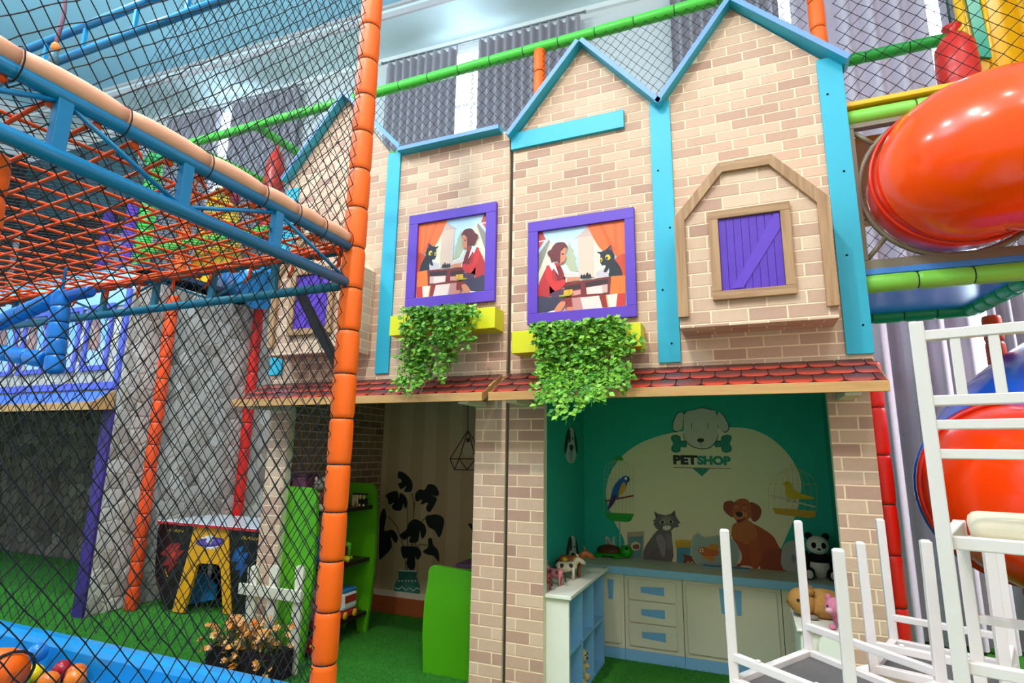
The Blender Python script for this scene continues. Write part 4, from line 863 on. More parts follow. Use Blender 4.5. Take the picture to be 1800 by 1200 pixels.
# toys on the shelf
x, y, z = -3.13, 4.02, SHZ[0]
t = thing('toy_bus', 'white, red and blue toy bus with a smiling face on the lowest shelf board', 'toy', (x, y, z))
build('chassis', MB().cbox(x-.07, x+.075, y-.10, y+.10, z+.012, z+.06, .012), mat('b01f24', .3), t)
bd = build('body', MB().cbox(x-.068, x+.072, y-.098, y+.098, z+.06, z+.20, .03), mat('dfe0dc', .25), t)
build('roof', MB().cbox(x-.062, x+.065, y-.09, y+.09, z+.19, z+.225, .017), mat('2f78b4', .3), t)
build('windscreen', MB().slab(rrect(x-.05, x+.055, z+.11, z+.18, .014), y-.102, y-.097, 'Y'), mat('7a2a1c', .2), bd); build('side_window', MB().slab([(y-.07, z+.12), (y+.07, z+.12), (y+.07, z+.175), (y-.07, z+.175)], x+.070, x+.075, 'X'), mat('a5341f', .2), bd)
for s_ in (-1, 1):
    build('figure_head', MB().ball((x+.002+s_*.026, y-.104, z+.138), (.022, .006, .024), 10), mat('d9a020', .4), bd); build('eye', MB().ball((x+s_*.026, y-.11, z+.15), (.008, .004, .009), 8), mat('f0f0f0', .3), bd)
    for dy in (-.06, .06):
        wv = build('wheel', MB().lathe([(.001, -.012), (.026, -.012), (.03, 0), (.026, .012), (.001, .012)], 14), mat('d8a21c', .3), t, local=True); wv.location = (s_*.068+.003, dy, .028); wv.rotation_euler[1] = PI/2
x, y, z = -3.12, 4.0, SHZ[1]
t = thing('toy_figure', 'small red, green and yellow wheeled toy on the middle shelf board', 'toy', (x, y, z))
build('base', MB().cbox(x-.045, x+.05, y-.03, y+.03, z+.02, z+.045, .006), mat('b8c81e', .4), t)
build('block', MB().cbox(x-.04, x, y-.025, y+.025, z+.045, z+.12, .008), mat('7a2f22', .4), t); build('neck', MB().tube([(x+.03, y, z+.045), (x+.035, y, z+.10), (x+.02, y, z+.135)], [.016, .014, .02], 8), mat('5da81e', .4), t); build('head', MB().ball((x+.02, y-.005, z+.135), (.035, .025, .02), 10), mat('6ab82a', .4), t)
for dx in (-.045, 0, .045): build('wheel', MB().ball((x+dx, y-.035, z+.026), (.024, .014, .026), 10), mat('d8b41c', .4), t)
x, y, z = -3.12, 4.12, SHZ[2]
t = thing('toy_block', 'cream wooden letter block set with a dark cart on the top shelf board', 'toy', (x, y, z)); WD = mat('d9c08c', .5)
for dx, zz in ((-.045, 0), (-.005, 0)): build('post', MB().cbox(x+dx-.01, x+dx+.01, y-.02, y+.02, z, z+.10, .003), WD, t)
build('diagonal', MB().slab([(x-.05, z+.10), (x-.03, z+.10), (x+.005, z), (x-.012, z)], y-.02, y+.02, 'Y'), WD, t); build('cart', MB().cbox(x+.015, x+.085, y-.02, y+.02, z+.015, z+.065, .004), mat('16140f', .5), t)
build('rail', MB().box(x-.05, x+.085, y-.02, y+.02, z+.095, z+.108), mat('2b2620', .5), t)
for dx in (.025, .06): build('stake', MB().box(x+dx, x+dx+.012, y-.02, y-.008, z+.06, z+.098), WD, t)
for dx in (.03, .07): build('wheel', MB().ball((x+dx, y-.022, z+.012), (.012, .008, .012), 8), WD, t)
x, y, z = -3.2, 3.98, SHZ[2]
t = thing('toy_tent', 'black triangular toy left of the cream letter block', 'toy', (x, y, z))
build('body', MB().slab([(x-.06, z), (x+.06, z), (x-.02, z+.09)], y-.05, y+.05, 'Y'), mat('14151a', .5), t); build('flap', MB().slab([(x-.03, z), (x+.01, z), (x-.015, z+.05)], y-.054, y-.05, 'Y'), mat('2b2d36', .5), t)
def critter(name, label, x, y, z, s_, c1, c2, c3):
    t = thing(name, label, 'toy', (x, y, z))
    build('body', MB().ball((x, y, z+.09*s_), (.06*s_, .05*s_, .07*s_), 12), mat(c1, .4), t); h = build('head', MB().ball((x+.01, y-.01, z+.185*s_), (.05*s_, .045*s_, .045*s_), 12), mat(c2, .4), t)
    for sg in (-1, 1):
        build('foot', MB().ball((x+sg*.045*s_, y-.03, z+.028*s_), (.032*s_, .03*s_, .028*s_), 10), mat(c3, .4), t); build('arm', MB().ball((x+sg*.07*s_, y-.015, z+.11*s_), (.022*s_, .022*s_, .04*s_), 8), mat(c1, .4), t)
        build('ear', MB().ball((x+sg*.035*s_, y, z+.23*s_), (.014*s_, .01*s_, .018*s_), 8), mat(c3, .4), h); build('eye', MB().ball((x+sg*.018*s_+.01, y-.052*s_, z+.195*s_), .008*s_, 6), mat('101010', .3), h)
critter('toy_robot', 'brown toy animal with pale wheels at the near end of the top shelf board', -3.14, 3.64, SHZ[2], 1.05, '7a3218', '8f8476', 'd9d0c0')
critter('toy_robot', 'blue glossy toy figure at the near end of the middle shelf board', -3.13, 3.66, SHZ[1], 1.1, '1f6fc0', '4f8fd0', '1b3a78')
critter('toy_robot', 'small blue toy partly behind the orange post on the middle shelf board', -3.16, 3.86, SHZ[1], .8, '2f7fc4', '58a0d8', '2a4f8c')
critter('toy_robot', 'pink doll at the near end of the lowest shelf board', -3.14, 3.66, SHZ[0], 1.35, 'b4566c', 'c97a86', '8f3348')
t = thing('toy_case', 'dark pink patterned box on the brick pier end of the top shelf board', 'box', (-3.27, 3.60, SHZ[2]))
build('body', MB().cbox(-3.34, -3.20, 3.545, 3.66, SHZ[2], SHZ[2]+.26, .01), mat('6a3048', .5, .5, 40), t); build('lid', MB().cbox(-3.345, -3.195, 3.54, 3.665, SHZ[2]+.26, SHZ[2]+.285, .006), mat('4a2034', .5, .3, 30), t)
t = thing('toy_truck', 'red toy truck on the grass under the toy shelf', 'toy', (-3.1, 3.62, 0))
build('cab', MB().cbox(-3.14, -3.05, 3.57, 3.67, .03, .13, .012), mat('b81c1c', .3), t); build('bonnet', MB().cbox(-3.05, -2.99, 3.58, 3.66, .03, .08, .01), mat('b81c1c', .3), t); build('lamp', MB().ball((-3.045, 3.568, .085), .012, 8), mat('e0c040', .3), t)
for dx in (-.03, .09):
    for sy in (3.57, 3.67): build('wheel', MB().ball((-3.11+dx, sy, .025), (.025, .012, .025), 10), mat('161616', .6), t)
# picket fence and flower trough
FW_ = mat('e4dcc6', .55, .04, 10)
fc = thing('picket_fence', 'short cream picket fence with rounded tops behind the flower trough', 'fence', (-3.2, 3.32, 0))
for x, h in ((-3.385, .665), (-3.20, .68), (-2.965, .70)):
    wv = .037
    build('picket', MB().slab([(x-wv, 0), (x+wv, 0), (x+wv, h*.72), (x+wv*.78, h*.76), (x+wv*.95, h*.84), (x+wv, h-.03)]+[(x+wv*math.cos(a), h-.03+.03*math.sin(a)) for a in [PI*k/7 for k in range(1, 7)]]+[(x-wv, h-.03), (x-wv*.95, h*.84), (x-wv*.78, h*.76), (x-wv, h*.72)], 3.30, 3.32, 'Y'), FW_, fc)
build('rail', MB().cbox(-3.50, -2.92, 3.28, 3.30, .46, .535, .003), FW_, fc)
tr = thing('flower_trough', 'dark plum trough of orange flowers at the foot of the picket fence', 'planter', (-3.25, 3.20, 0)); PL = mat('2b1224', .5, .15)
tx0, tx1, ty0, ty1, th = -3.52, -2.93, 3.08, 3.27, .175
for a in ((tx0, tx1, ty0, ty0+.015), (tx0, tx1, ty1-.015, ty1), (tx0, tx0+.015, ty0+.015, ty1-.015), (tx1-.015, tx1, ty0+.015, ty1-.015)): build('side_board', MB().box(*a, 0, th), PL, tr)
build('soil', MB().box(tx0+.015, tx1-.015, ty0+.015, ty1-.015, .0, th-.03), mat('2a1c12', .9, .3, 50), tr)
fl = thing('flowers', 'bunch of small orange and peach flowers filling the plum trough', 'flowers', (-3.22, 3.17, th-.03))
rnd = random.Random(11); st = MB(); bl = MB(); lv = MB()
for k in range(170):
    x = rnd.uniform(tx0+.02, tx1-.02); y = rnd.uniform(ty0+.02, ty1-.02); hx_, hy_, hz_ = x+rnd.uniform(-.06, .06), y+rnd.uniform(-.09, .05), th+rnd.uniform(-.02, .17)
    if rnd.random() < .12: hy_ = ty0-.03; hz_ = th-rnd.uniform(.0, .1)
    st.tube([(x, y, th-.03), ((x+hx_)/2, (y+hy_)/2, th+(hz_-th)*.6+.01), (hx_, hy_, hz_)], .0018, 3, cap=False)
    mi = rnd.choice((0, 0, 1, 1, 2))
    for b_ in range(rnd.choice((1, 1, 2))):
        c = Vector((hx_+rnd.uniform(-.015, .015), hy_+rnd.uniform(-.015, .015), hz_+rnd.uniform(-.012, .012))); ax = Vector((rnd.uniform(-.6, .6), rnd.uniform(-1, .1), rnd.uniform(.2, 1))).normalized()
        u_ = ax.orthogonal().normalized(); w_ = ax.cross(u_); r_ = rnd.uniform(.017, .026)
        for p_ in range(6):
            a = p_*PI/3; d = u_*math.cos(a)+w_*math.sin(a); e = ax.cross(d)
            bl.add([c, c+d*r_*.6+e*r_*.45+ax*r_*.25, c+d*r_*1.1+ax*r_*.55, c+d*r_*.6-e*r_*.45+ax*r_*.25], [(0, 1, 2, 3)], mi)
        bl.ball(c+ax*.004, .004, 5, 3)
    for l_ in range(6):
        c = Vector((x, y, th)).lerp(Vector((hx_, hy_, hz_)), rnd.random()); d = Vector((rnd.uniform(-1, 1), rnd.uniform(-1, .4), rnd.uniform(-.3, 1))).normalized(); e = d.cross(Vector((0, 0, 1))).normalized()
        lv.add([c, c+d*.022+e*.005, c+d*.045, c+d*.022-e*.005], [(0, 1, 2, 3)], rnd.choice((0, 1)))
build('stem', st, mat('55662a', .7), fl, kind='stuff'); build('blossom', bl, [mat('f0a04a', .6, .1), mat('f2b878', .6, .1), mat('ea8a34', .6, .1), mat('d9a81c', .6)], fl, kind='stuff'); build('leaf', lv, [mat('4f6a24', .6), mat('6f7a34', .6)], fl, kind='stuff')
# ------------------------------------------------------------------ low activity table at the stone wall
RT_ = ((240, 880, 540, 1080), 1800)
def zp(pts, y): return [(q.x, q.z) for q in (at(*p, 'Y', y) for p in zoomed(*RT_, pts))]
pt = thing('activity_table', 'low activity table with a yellow arch, black side boards and red-edged white top', 'table', (-4.7, 4.1, 0))
YO = 3.96
tp0, tp1 = at(*zoomed(*RT_, [(230, 195)])[0], 'Y', YO-.03), at(*zoomed(*RT_, [(1300, 266)])[0], 'Y', YO-.03)
ztb = .795
build('table_top', MB().cbox(tp0.x, tp1.x, YO-.03, YO+.62, ztb-.012, ztb+.012, .004), mat('c9cdd2', .15, .03, 5), pt)
build('top_edge', MB().box(tp0.x-.004, tp1.x+.004, YO-.036, YO-.03, ztb-.014, ztb+.008), mat('c02028', .4), pt)
arch = zp([(610, 240), (970, 265), (975, 700), (998, 1190), (910, 1190), (886, 720), (868, 680), (840, 668), (660, 658), (634, 680), (600, 800), (490, 1185), (375, 1165), (520, 640), (600, 300)], YO)
YELL = mat('e39a12', .4, .06, 5)
fa = build('front_arch', MB().slab(arch, YO, YO+.03, 'Y'), YELL, pt)
lb = zp([(250, 240), (580, 250), (604, 290), (515, 640), (372, 1150), (320, 1150), (268, 1060), (195, 790), (200, 640), (228, 300)], YO+.012)
rb = zp([(975, 280), (1290, 300), (1275, 600), (1170, 700), (1140, 1195), (1000, 1195)], YO+.012)
BLK = mat('141014', .35, .1); EDG = mat('d9d9da', .4)
def rim(poly, k):
    cx = sum(p[0] for p in poly)/len(poly); cz = sum(p[1] for p in poly)/len(poly)
    return [(p[0]+(p[0]-cx)*k, p[1]+(p[1]-cz)*k*.6) for p in poly]
sb = []
for q in (lb, rb):
    build('board_edge', MB().slab(rim(q, .025), YO+.016, YO+.030, 'Y'), EDG, pt)
    sb.append(build('side_board', MB().slab(q, YO+.010, YO+.016, 'Y'), BLK, pt))
build('leg_board', MB().slab([(lb[0][0], ztb-.02), (lb[0][0]+.02, ztb-.02), (lb[0][0]+.02, 0), (lb[0][0], 0)], YO+.40, YO+.60, 'Y'), BLK, pt)
build('back_board', MB().slab([(tp0.x+.1, 0), (tp1.x-.05, 0), (tp1.x-.05, ztb-.02), (tp0.x+.1, ztb-.02)], YO+.56, YO+.58, 'Y'), mat('0e0c10', .6), pt)
bl_ = zp([(600, 790), (770, 735), (900, 880), (890, 1020), (530, 1090)], YO+.3)
build('inner_board', MB().slab(bl_, YO+.22, YO+.25, 'Y'), mat('1f86d8', .5), pt)
pz = lambda y: (lambda p, h: (lambda g: (g.x, y-h, g.z))(at(*zoomed(*RT_, [p])[0], 'Y', y)))
burst = []
for k in range(28):
    a = 2*PI*k/28; r = 1 if k % 2 else .78; burst.append((778+115*r*math.cos(a), 435+82*r*math.sin(a)))
shapes('burst_print', fa, [('e9e6e8', burst), ('4a2f86', smooth([(630, 425), (700, 400), (780, 390), (860, 385), (925, 410), (915, 450), (850, 475), (770, 485), (690, 480), (640, 460)], 3)), ('6d4fa8', smooth([(660, 430), (780, 405), (890, 415), (885, 440), (780, 465), (670, 458)], 3)), ('c9c2d6', smooth([(735, 420), (775, 370), (810, 400), (800, 440), (760, 450)], 3)), ('4a2f86', stroke([(690, 470), (720, 410), (750, 470), (780, 410), (800, 470), (830, 410), (860, 465)], 10))], pz(YO), base=.001)
def lettering2(parent, txt, a, b, y, c):
    pa = zoomed(*RT_, [a])[0]; pb = zoomed(*RT_, [b])[0]
    words('lettering', txt, parent, y, pa, pb, mat(c, .4), shear=.3, off=.02, h=.001)
lettering2(sb[0], 'FLASH', (340, 292), (500, 336), YO+.010, 'd0a81e'); lettering2(sb[1], 'FLASH', (1108, 368), (1285, 420), YO+.010, 'd9a21a')
shapes('splash_print', sb[0], [('8a1c1a', [(250, 560), (360, 450), (480, 440), (430, 520), (510, 520), (400, 640), (440, 640), (330, 760), (350, 670), (260, 690), (330, 590)]), ('b9391e', [(330, 560), (400, 480), (450, 470), (400, 540), (450, 545), (360, 650), (370, 590)]), ('c9a020', stroke([(300, 720), (330, 800)], 8))], pz(YO+.010), base=.001)
shapes('splash_print', sb[1], [('12457e', [(1000, 640), (1040, 510), (1130, 470), (1110, 550), (1190, 540), (1130, 660), (1180, 680), (1090, 820), (1090, 720), (1030, 740), (1070, 640)]), ('1d5c9e', [(1040, 600), (1070, 520), (1115, 500), (1095, 570), (1150, 570), (1090, 680), (1095, 620)])], pz(YO+.010), base=.001)
# ------------------------------------------------------------------ stone house on the left
STM = mat('b5aba2', .8, .12, 40, rnd=('8b7d73', 'cfc8c0', 'b3aaa2', 'd8d3cd', 'a3968c', 'c4bbb2', 'dcd8d2'), bump=.2, bscale=120)
MOR = mat('d0cac2', .85, .05, 20)
def stones(parent, O, u, v, u0, u1, v0, v1, cell, m, seed, skips=(), limit=298, d=.012):
    rnd = random.Random(seed); FM = frame_matrix(O, u, v); nu = max(1, round((u1-u0)/cell)); nv = max(1, round((v1-v0)/(cell*.82)))
    cu, cv = (u1-u0)/nu, (v1-v0)/nv
    P = {(i, j): (u0+(i+.5+.5*(j % 2)*.9-.22+rnd.uniform(-.30, .30))*cu, v0+(j+.5+rnd.uniform(-.30, .30))*cv) for i in range(-1, nu+1) for j in range(-1, nv+1)}
    n = 0
    for i in range(-1, nu+1):
        for j in range(nv):
            p = P[(i, j)]; cellp = [(u0, v0), (u1, v0), (u1, v1), (u0, v1)]
            for a in range(-2, 3):
                for b in range(-2, 3):
                    q = P.get((i+a, j+b))
                    if not q or (a == 0 and b == 0): continue
                    mx, my = (p[0]+q[0])/2, (p[1]+q[1])/2; dx, dy = q[0]-p[0], q[1]-p[1]
                    # keep the side nearer p: line through the middle, direction turned left
                    A = (mx, my); B = (mx-dy, my+dx)
                    out = []
                    for k in range(len(cellp)):
                        c0, c1 = cellp[k], cellp[(k+1) % len(cellp)]
                        s0 = (c0[0]-mx)*dx+(c0[1]-my)*dy; s1 = (c1[0]-mx)*dx+(c1[1]-my)*dy
                        if s0 <= 0: out.append(c0)
                        if (s0 <= 0) != (s1 <= 0):
                            t = s0/(s0-s1); out.append((c0[0]+(c1[0]-c0[0])*t, c0[1]+(c1[1]-c0[1])*t))
                    cellp = out
                    if not cellp: break
                if not cellp: break
            if len(cellp) < 3 or abs(area(cellp)) < cell*cell*.12: continue
            cx = sum(c[0] for c in cellp)/len(cellp); cz = sum(c[1] for c in cellp)/len(cellp)
            if any(a <= cx <= b and c <= cz <= e for a, b, c, e in skips): continue
            q = [((c[0]-cx)*.93, (c[1]-cz)*.93) for c in cellp]
            # round the corners once
            q2 = []
            for k in range(len(q)):
                a, b = q[k], q[(k+1) % len(q)]; q2 += [(a[0]*.78+b[0]*.22, a[1]*.78+b[1]*.22), (a[0]*.22+b[0]*.78, a[1]*.22+b[1]*.78)]
            put('stone', mesh_of(inset_piece(q2, d*rnd.uniform(.6, 1.2), cell*.05), m, 'stone'), parent, FM @ Matrix.Translation((cx, 0, cz))); n += 1
            if n >= limit: return n
    return n
XS = -5.55
sw = thing('stone_wall', 'pale stone-clad side wall of the play house behind the orange foam poles', 'wall', (XS-.05, 4.6, 0))
build('panel', MB().box(XS-.06, XS-.012, 3.53, 5.75, 0, 3.2), MOR, sw)
stones(sw, (XS-.012, 0, 0), (0, 1, 0), (0, 0, 1), 3.53, 5.72, .0, 3.2, .172, STM, 4)
hf = thing('stone_house_front', 'stone-clad house front with a row of blue-purple windows above a dark doorway', 'house front', (-6.9, 3.53, 0))
build('panel', MB().box(-11, XS-.06, 3.55, 3.60, 2.0, 3.05), MOR, hf)
VIO = mat('5560cc', .45, .08, 6); VIOD = mat('3d1f7a', .45, .08, 6)
wins = [(-6.21, -5.80), (-6.74, -6.30), (-7.30, -6.84), (-7.86, -7.40)]
stones(hf, (0, 3.55, 0), (1, 0, 0), (0, 0, 1), -8.6, XS-.07, 2.10, 2.85, .16, STM, 6, skips=[(a+.04, b-.04, 2.27, 3) for a, b in wins])
build('upper_board', MB().box(-11, XS-.06, 3.53, 3.55, 2.90, 3.30), mat('9cc4ea', .6, .06), hf)
for i, (a, b) in enumerate(wins):
    f = .05; zz0, zz1 = 2.245, 2.93
    wf = build('window_frame', MB().cbox(a, b, 3.515, 3.535, zz0, zz0+f, .003), VIO, hf)
    for q in ((a, a+f), (b-f, b)): build('stile', MB().cbox(q[0], q[1], 3.515, 3.535, zz0+f, zz1-f, .003), VIO, wf)
    build('head', MB().cbox(a, b, 3.515, 3.535, zz1-f, zz1, .003), VIO, wf)
    pl = lambda p, h, a=a, b=b: (a+f+(b-a-2*f)*p[0], 3.5445-h, zz0+f+(zz1-zz0-2*f)*p[1])
    shapes('window_print', hf, [('a9c6ef', [(0, 0), (1, 0), (1, 1), (0, 1)]), ('8f6f74', [(0, .3), (.55, .25), (.6, .6), (.3, .95), (0, .8)]), ('b0847c', [(.05, .35), (.4, .3), (.45, .55), (.2, .7)]), ('7fb4ee', [(.45, 1), (.55, .55), (.85, .35), (1, .4), (1, 1)]), ('bda6cf', [(.75, .1), (.95, .05), (1, .5), (.85, .4)]), ('6a2f62', [(.72, .8), (1, .7), (1, 1), (.8, 1)])], pl, base=.0002)
build('corner_board', MB().cbox(-5.70, XS-.005, 3.50, 3.528, 0, 1.86, .003), VIOD, hf)
build('border_board', MB().cbox(-5.625, XS-.01, 3.50, 3.53, 2.05, 3.05, .003), VIO, hf); build('border_board', MB().cbox(-11, -5.625, 3.50, 3.53, 2.05, 2.12, .003), VIO, hf)
hc = thing('house_canopy', 'blue canopy with a tan front edge over the dark doorway of the stone house', 'canopy', (-6.9, 3.4, 1.85))
build('deck', MB().slab([(3.30, 1.90), (3.50, 2.03), (3.50, 2.0), (3.30, 1.87)], -11, -5.56, 'X'), mat('4a6fd8', .4, .15, 3), hc); build('fascia', MB().cbox(-11, -5.55, 3.285, 3.30, 1.83, 1.905, .003), TAN, hc)
build('end_board', MB().slab([(3.30, 1.83), (3.30, 1.905), (3.50, 2.035), (3.50, 1.85)], -5.565, -5.55, 'X'), TAN, hc)
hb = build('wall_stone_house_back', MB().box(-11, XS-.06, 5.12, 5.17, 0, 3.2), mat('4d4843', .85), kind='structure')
stones(hb, (0, 5.12, 0), (1, 0, 0), (0, 0, 1), -10.9, XS-.07, .0, 2.0, .20, mat('8f867e', .85, .12, 40, rnd=('4f4741', '7d756e', '625a54', '8d867f'), bump=.2), 8, limit=296)  # gloom of the room behind the doorway put into darker stone colours
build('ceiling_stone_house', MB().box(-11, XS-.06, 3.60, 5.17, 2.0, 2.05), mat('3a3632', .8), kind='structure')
t = thing('yellow_chair', 'olive yellow board standing inside the dark doorway behind the purple corner board', 'board', (-6.15, 4.0, 0))
build('panel', MB().slab([(-6.45, 0), (-6.15, 0), (-6.2, .9), (-6.3, .9)], 4.0, 4.03, 'Y'), mat('a8a01e', .5, .05), t); build('foot', MB().box(-6.45, -6.15, 3.95, 4.08, 0, .03), mat('a8a01e', .5), t)
t = thing('grey_column', 'grey flat column between the stone wall and the left brick pier', 'column', (-5.0, 5.6, 0))
build('shaft', MB().cbox(-5.75, -4.95, 5.76, 5.80, 0, 3.4, .01), mat('b4b8c4', .6, .04), t); build('pipe', MB().tube([(-5.45, 5.71, 0), (-5.45, 5.71, 3.4)], .03, 10), mat('7d8088', .5), t); build('cap', MB().box(-5.78, -4.92, 5.72, 5.82, 3.4, 3.46), mat('9a9ca4', .6), t)
# ------------------------------------------------------------------ foam posts, truss, nets and ball pit on the left
ORG = mat('ff6400', .5, .04, 8, bump=.12, bscale=90); RED = mat('d81f12', .45, .05, 8)
XN, YN = -1.712, 2.10
foam('foam_post', 'tall orange foam-wrapped corner post of the net structure, nearest the camera', 'foam post', (XN, YN, 0), (XN, YN, 4.72), .054, .205, ORG, 'orange foam posts')
REDO = mat('ea4a12', .45, .05, 8)
foam('foam_post', 'orange foam post on the grass before the stone wall, left of the activity table', 'foam post', (-5.43, 3.86, 0), (-5.43, 3.86, 3.05), .058, .22, REDO, 'orange foam posts')
foam('foam_post', 'thin red-orange foam post behind the activity table at the stone wall corner', 'foam post', (-5.46, 5.0, 0), (-5.46, 5.0, 3.3), .06, .30, RED, 'orange foam posts')
STB = mat('1279ae', .3, .05, 6, spec=.5); STD = mat('1c6f88', .4, .1, 10)  # STD: shade on the far truss members painted as a deeper teal
YE0 = -.6
gt = thing('rope_floor_frame', 'blue steel truss frame carrying the orange rope floor', 'frame', (XN, YN, 2.28))
ZL, ZU = 2.283, 2.461
build('lower_chord', MB().tube([(XN, YE0, ZL), (XN, YN-.05, ZL)], .0245, 14), STB, gt); build('upper_chord', MB().tube([(XN, YE0, ZU), (XN, YN-.05, ZU)], .022, 14), STB, gt)
ups = [-.3, .08, .45, .82, 1.20, 1.61]
for y in ups: build('upright', MB().cbox(XN-.016, XN+.016, y-.02, y+.02, ZL+.015, ZU-.012, .003), STB, gt)
for i, y in enumerate(ups[:-1]): build('brace', MB().tube([(XN, y+.02, (ZU-.02) if i % 2 else (ZL+.02)), (XN, ups[i+1]-.02, (ZL+.02) if i % 2 else (ZU-.02))], .008, 8), STB, gt)
build('brace', MB().tube([(XN, 1.63, ZU-.02), (XN, YN-.06, ZL+.02)], .008, 8), STB, gt)
XE = -5.6
build('far_lower_chord', MB().tube([(XN-.05, YN, ZL), (XE, YN, ZL)], .0225, 12), STD, gt); build('far_upper_chord', MB().tube([(XN-.05, YN, ZU), (XE, YN, ZU)], .02, 12), STD, gt)
xs = [-2.21, -2.655, -3.11, -3.57, -4.03, -4.5, -5.0]
for x in xs: build('far_upright', MB().cbox(x-.02, x+.02, YN-.012, YN+.012, ZL+.015, ZU-.012, .003), STD, gt)
for i, x in enumerate(xs[:-1]): build('far_brace', MB().tube([(x-.02, YN, (ZL+.02) if i % 2 else (ZU-.02)), (xs[i+1]+.02, YN, (ZU-.02) if i % 2 else (ZL+.02))], .007, 8), STD, gt)
build('far_chord_left', MB().tube([(XE, YN, ZL), (XE, YE0, ZL)], .0225, 10), STD, gt)
build('strut', MB().slab([(-2.06, 2.27), (-2.00, 2.27), (-1.755, 1.93), (-1.755, 1.84)], YN-.006, YN+.006, 'Y'), mat('18161c', .5), gt)
PKF = mat('ffae90', .6, .04, 6)
pf = thing('foam_rail', 'salmon pink foam padding along the top of the blue truss', 'foam rail', (XN, 1.3, 2.53))
yy = [YE0, -.15, .28, .70, .98, 1.27, 1.52, 1.70, 1.86, 2.04]
for a, b in zip(yy, yy[1:]):
    n = 7; L_ = b-a
    build('foam_sleeve', MB().tube([(XN, a+L_*k/(n-1), 2.499+.006*math.sin(PI*k/(n-1))) for k in range(n)], [.027]+[.0295+.0015*math.sin(PI*k/(n-1)) for k in range(1, n-1)]+[.027], 14), PKF, pf)
    build('tie', MB().tube([(XN+.04*math.cos(q), b, 2.482+.052*math.sin(q)) for q in [2*PI*k/12 for k in range(12)]], .0022, 5, closed=True), mat('15151a', .8), pf)
# orange rope floor
rp = thing('rope_floor', 'orange knotted rope floor stretched across the blue truss', 'rope net', (XN, YN, 2.45))
RPM = mat('ee5210', .7, .15, 60, bump=.3, bscale=300); rnd = random.Random(5)
def sagz(x, y): return 2.455-.075*math.sin(PI*max(0, min(1, (x-XE)/(XN-XE))))**.6*math.sin(PI*max(0, min(1, (y-YE0)/(YN-YE0))))
k = 0
for i in range(23):
    y0 = -.5+i*.118; pts = []
    for s_ in range(15):
        x = XN-.02+(XE-XN)*s_/14; y = y0+.07*(s_/14)*3.9*.5+rnd.uniform(-.006, .006)
        if y > YN-.01: break
        pts.append((x, y, sagz(x, y)+rnd.uniform(-.004, .004)))
    if len(pts) > 2:
        build('rope', MB().tube(pts, .0068, 6), RPM, rp)
        build('knot', MB().ball((XN-.018, pts[0][1], ZU-.028), (.013, .017, .012), 8), RPM, rp)
        if i % 2: build('rope_end', MB().tube([(XN-.02, pts[0][1], ZU-.03), (XN-.01, pts[0][1]+.02, ZU-.05), (XN-.015, pts[0][1]+.03, ZU-.062)], [.007, .006, .003], 5), RPM, rp)
for i in range(26):
    x0 = XN-.10-i*.145; pts = []
    for s_ in range(13):
        y = YN-.015+(YE0-YN)*s_/12; x = x0-.17*(s_/12)*1.3+rnd.uniform(-.006, .006)
        if x < XE: break
        pts.append((x, y, sagz(x, y)+.013+rnd.uniform(-.004, .004)))
    build('rope', MB().tube(pts, .0066, 6), RPM, rp)
    build('knot', MB().tube([(x0+.003*k_, YN+.024*math.cos(a), ZU+.024*math.sin(a)) for k_, a in enumerate([2*PI*q/9 for q in range(18)])], .007, 5), RPM, rp)
    if i % 2 == 0: build('rope_end', MB().tube([(x0+.03, YN-.02, ZU-.03), (x0+.035, YN-.025, ZU-.07), (x0+.02+rnd.uniform(-.02, .02), YN-.03, ZU-.11)], [.007, .010, .004], 6), RPM, rp)
# the bundle along the far edge
for q in range(5): build('edge_rope', MB().tube([(XN-.05+(XE-XN)*s_/30, YN-.03-.012*q, 2.45+.012*math.sin(s_*1.3+q*2)) for s_ in range(31)], .0066, 5), RPM, rp)
BLKN = mat('1b1b20', .75, .1); GRYN = mat('26262a', .75, .1)
net('climbing_net', 'black knotted side net left of the orange post, nearest the camera', (XN, 0, 0), (0, 1, 0), (0, 0, 1), -.3, YN-.045, .45, 5.3, .0325, .040, .0021, BLKN, seed=2, amp=.010)
net('climbing_net', 'black net behind the blue truss, from the corner post to the pit wall', (0, YN+.045, 0), (1, 0, 0), (0, 0, 1), -6.4, XN-.04, .52, 5.3, .040, .048, .0023, GRYN, seed=3, amp=.012, inside=lambda x, z: z < 2.30 or x > -3.5+.25*math.sin(z*3))
net('safety_net', 'dense black net lying just above the orange rope floor', (0, 0, 2.535), (1, 0, 0), (0, 1, 0), XE, XN-.02, -.4, YN, .028, .028, .0019, BLKN, seed=4, sag=.02)
# ceiling truss and rope
ct = thing('ladder_truss', 'blue ladder truss high above the net structure', 'truss', (-4, YN, 4.4))
build('upper_tube', MB().tube([(-5.6, YN, 4.55), (-1.75, YN, 4.46)], .028, 12), STB, ct); build('lower_tube', MB().tube([(-5.6, YN, 4.33), (-1.75, YN, 4.24)], .028, 12), STB, ct)
for x in (-5.2, -4.75, -4.28, -3.72, -3.2, -2.7, -2.2): build('rung', MB().cbox(x-.014, x+.014, YN-.012, YN+.012, 4.30-.022*(x+5.6)/1-.0+.04-.0, 4.53-.022*(x+5.6), .002), STB, ct)
build('cross_tube', MB().tube([(-3.62, YN, 4.50), (-3.05, YN-.35, 4.47)], .02, 10), STB, ct)
hr = thing('hanging_rope', 'multicoloured rope with an orange knot hanging in the upper left corner', 'rope', (-4.45, YN-.06, 4.25))
pts = [(-4.44+.012*math.sin(k*.9), YN-.08, 5.06-.055*k) for k in range(14)]
build('cord', MB().tube(pts, .014, 8), mat('6a4452', .8, .9, 90), hr); build('knot', MB().ball((pts[-1][0], YN-.08, 4.33), (.03, .03, .04), 10), mat('d8752c', .8, .3, 60), hr)
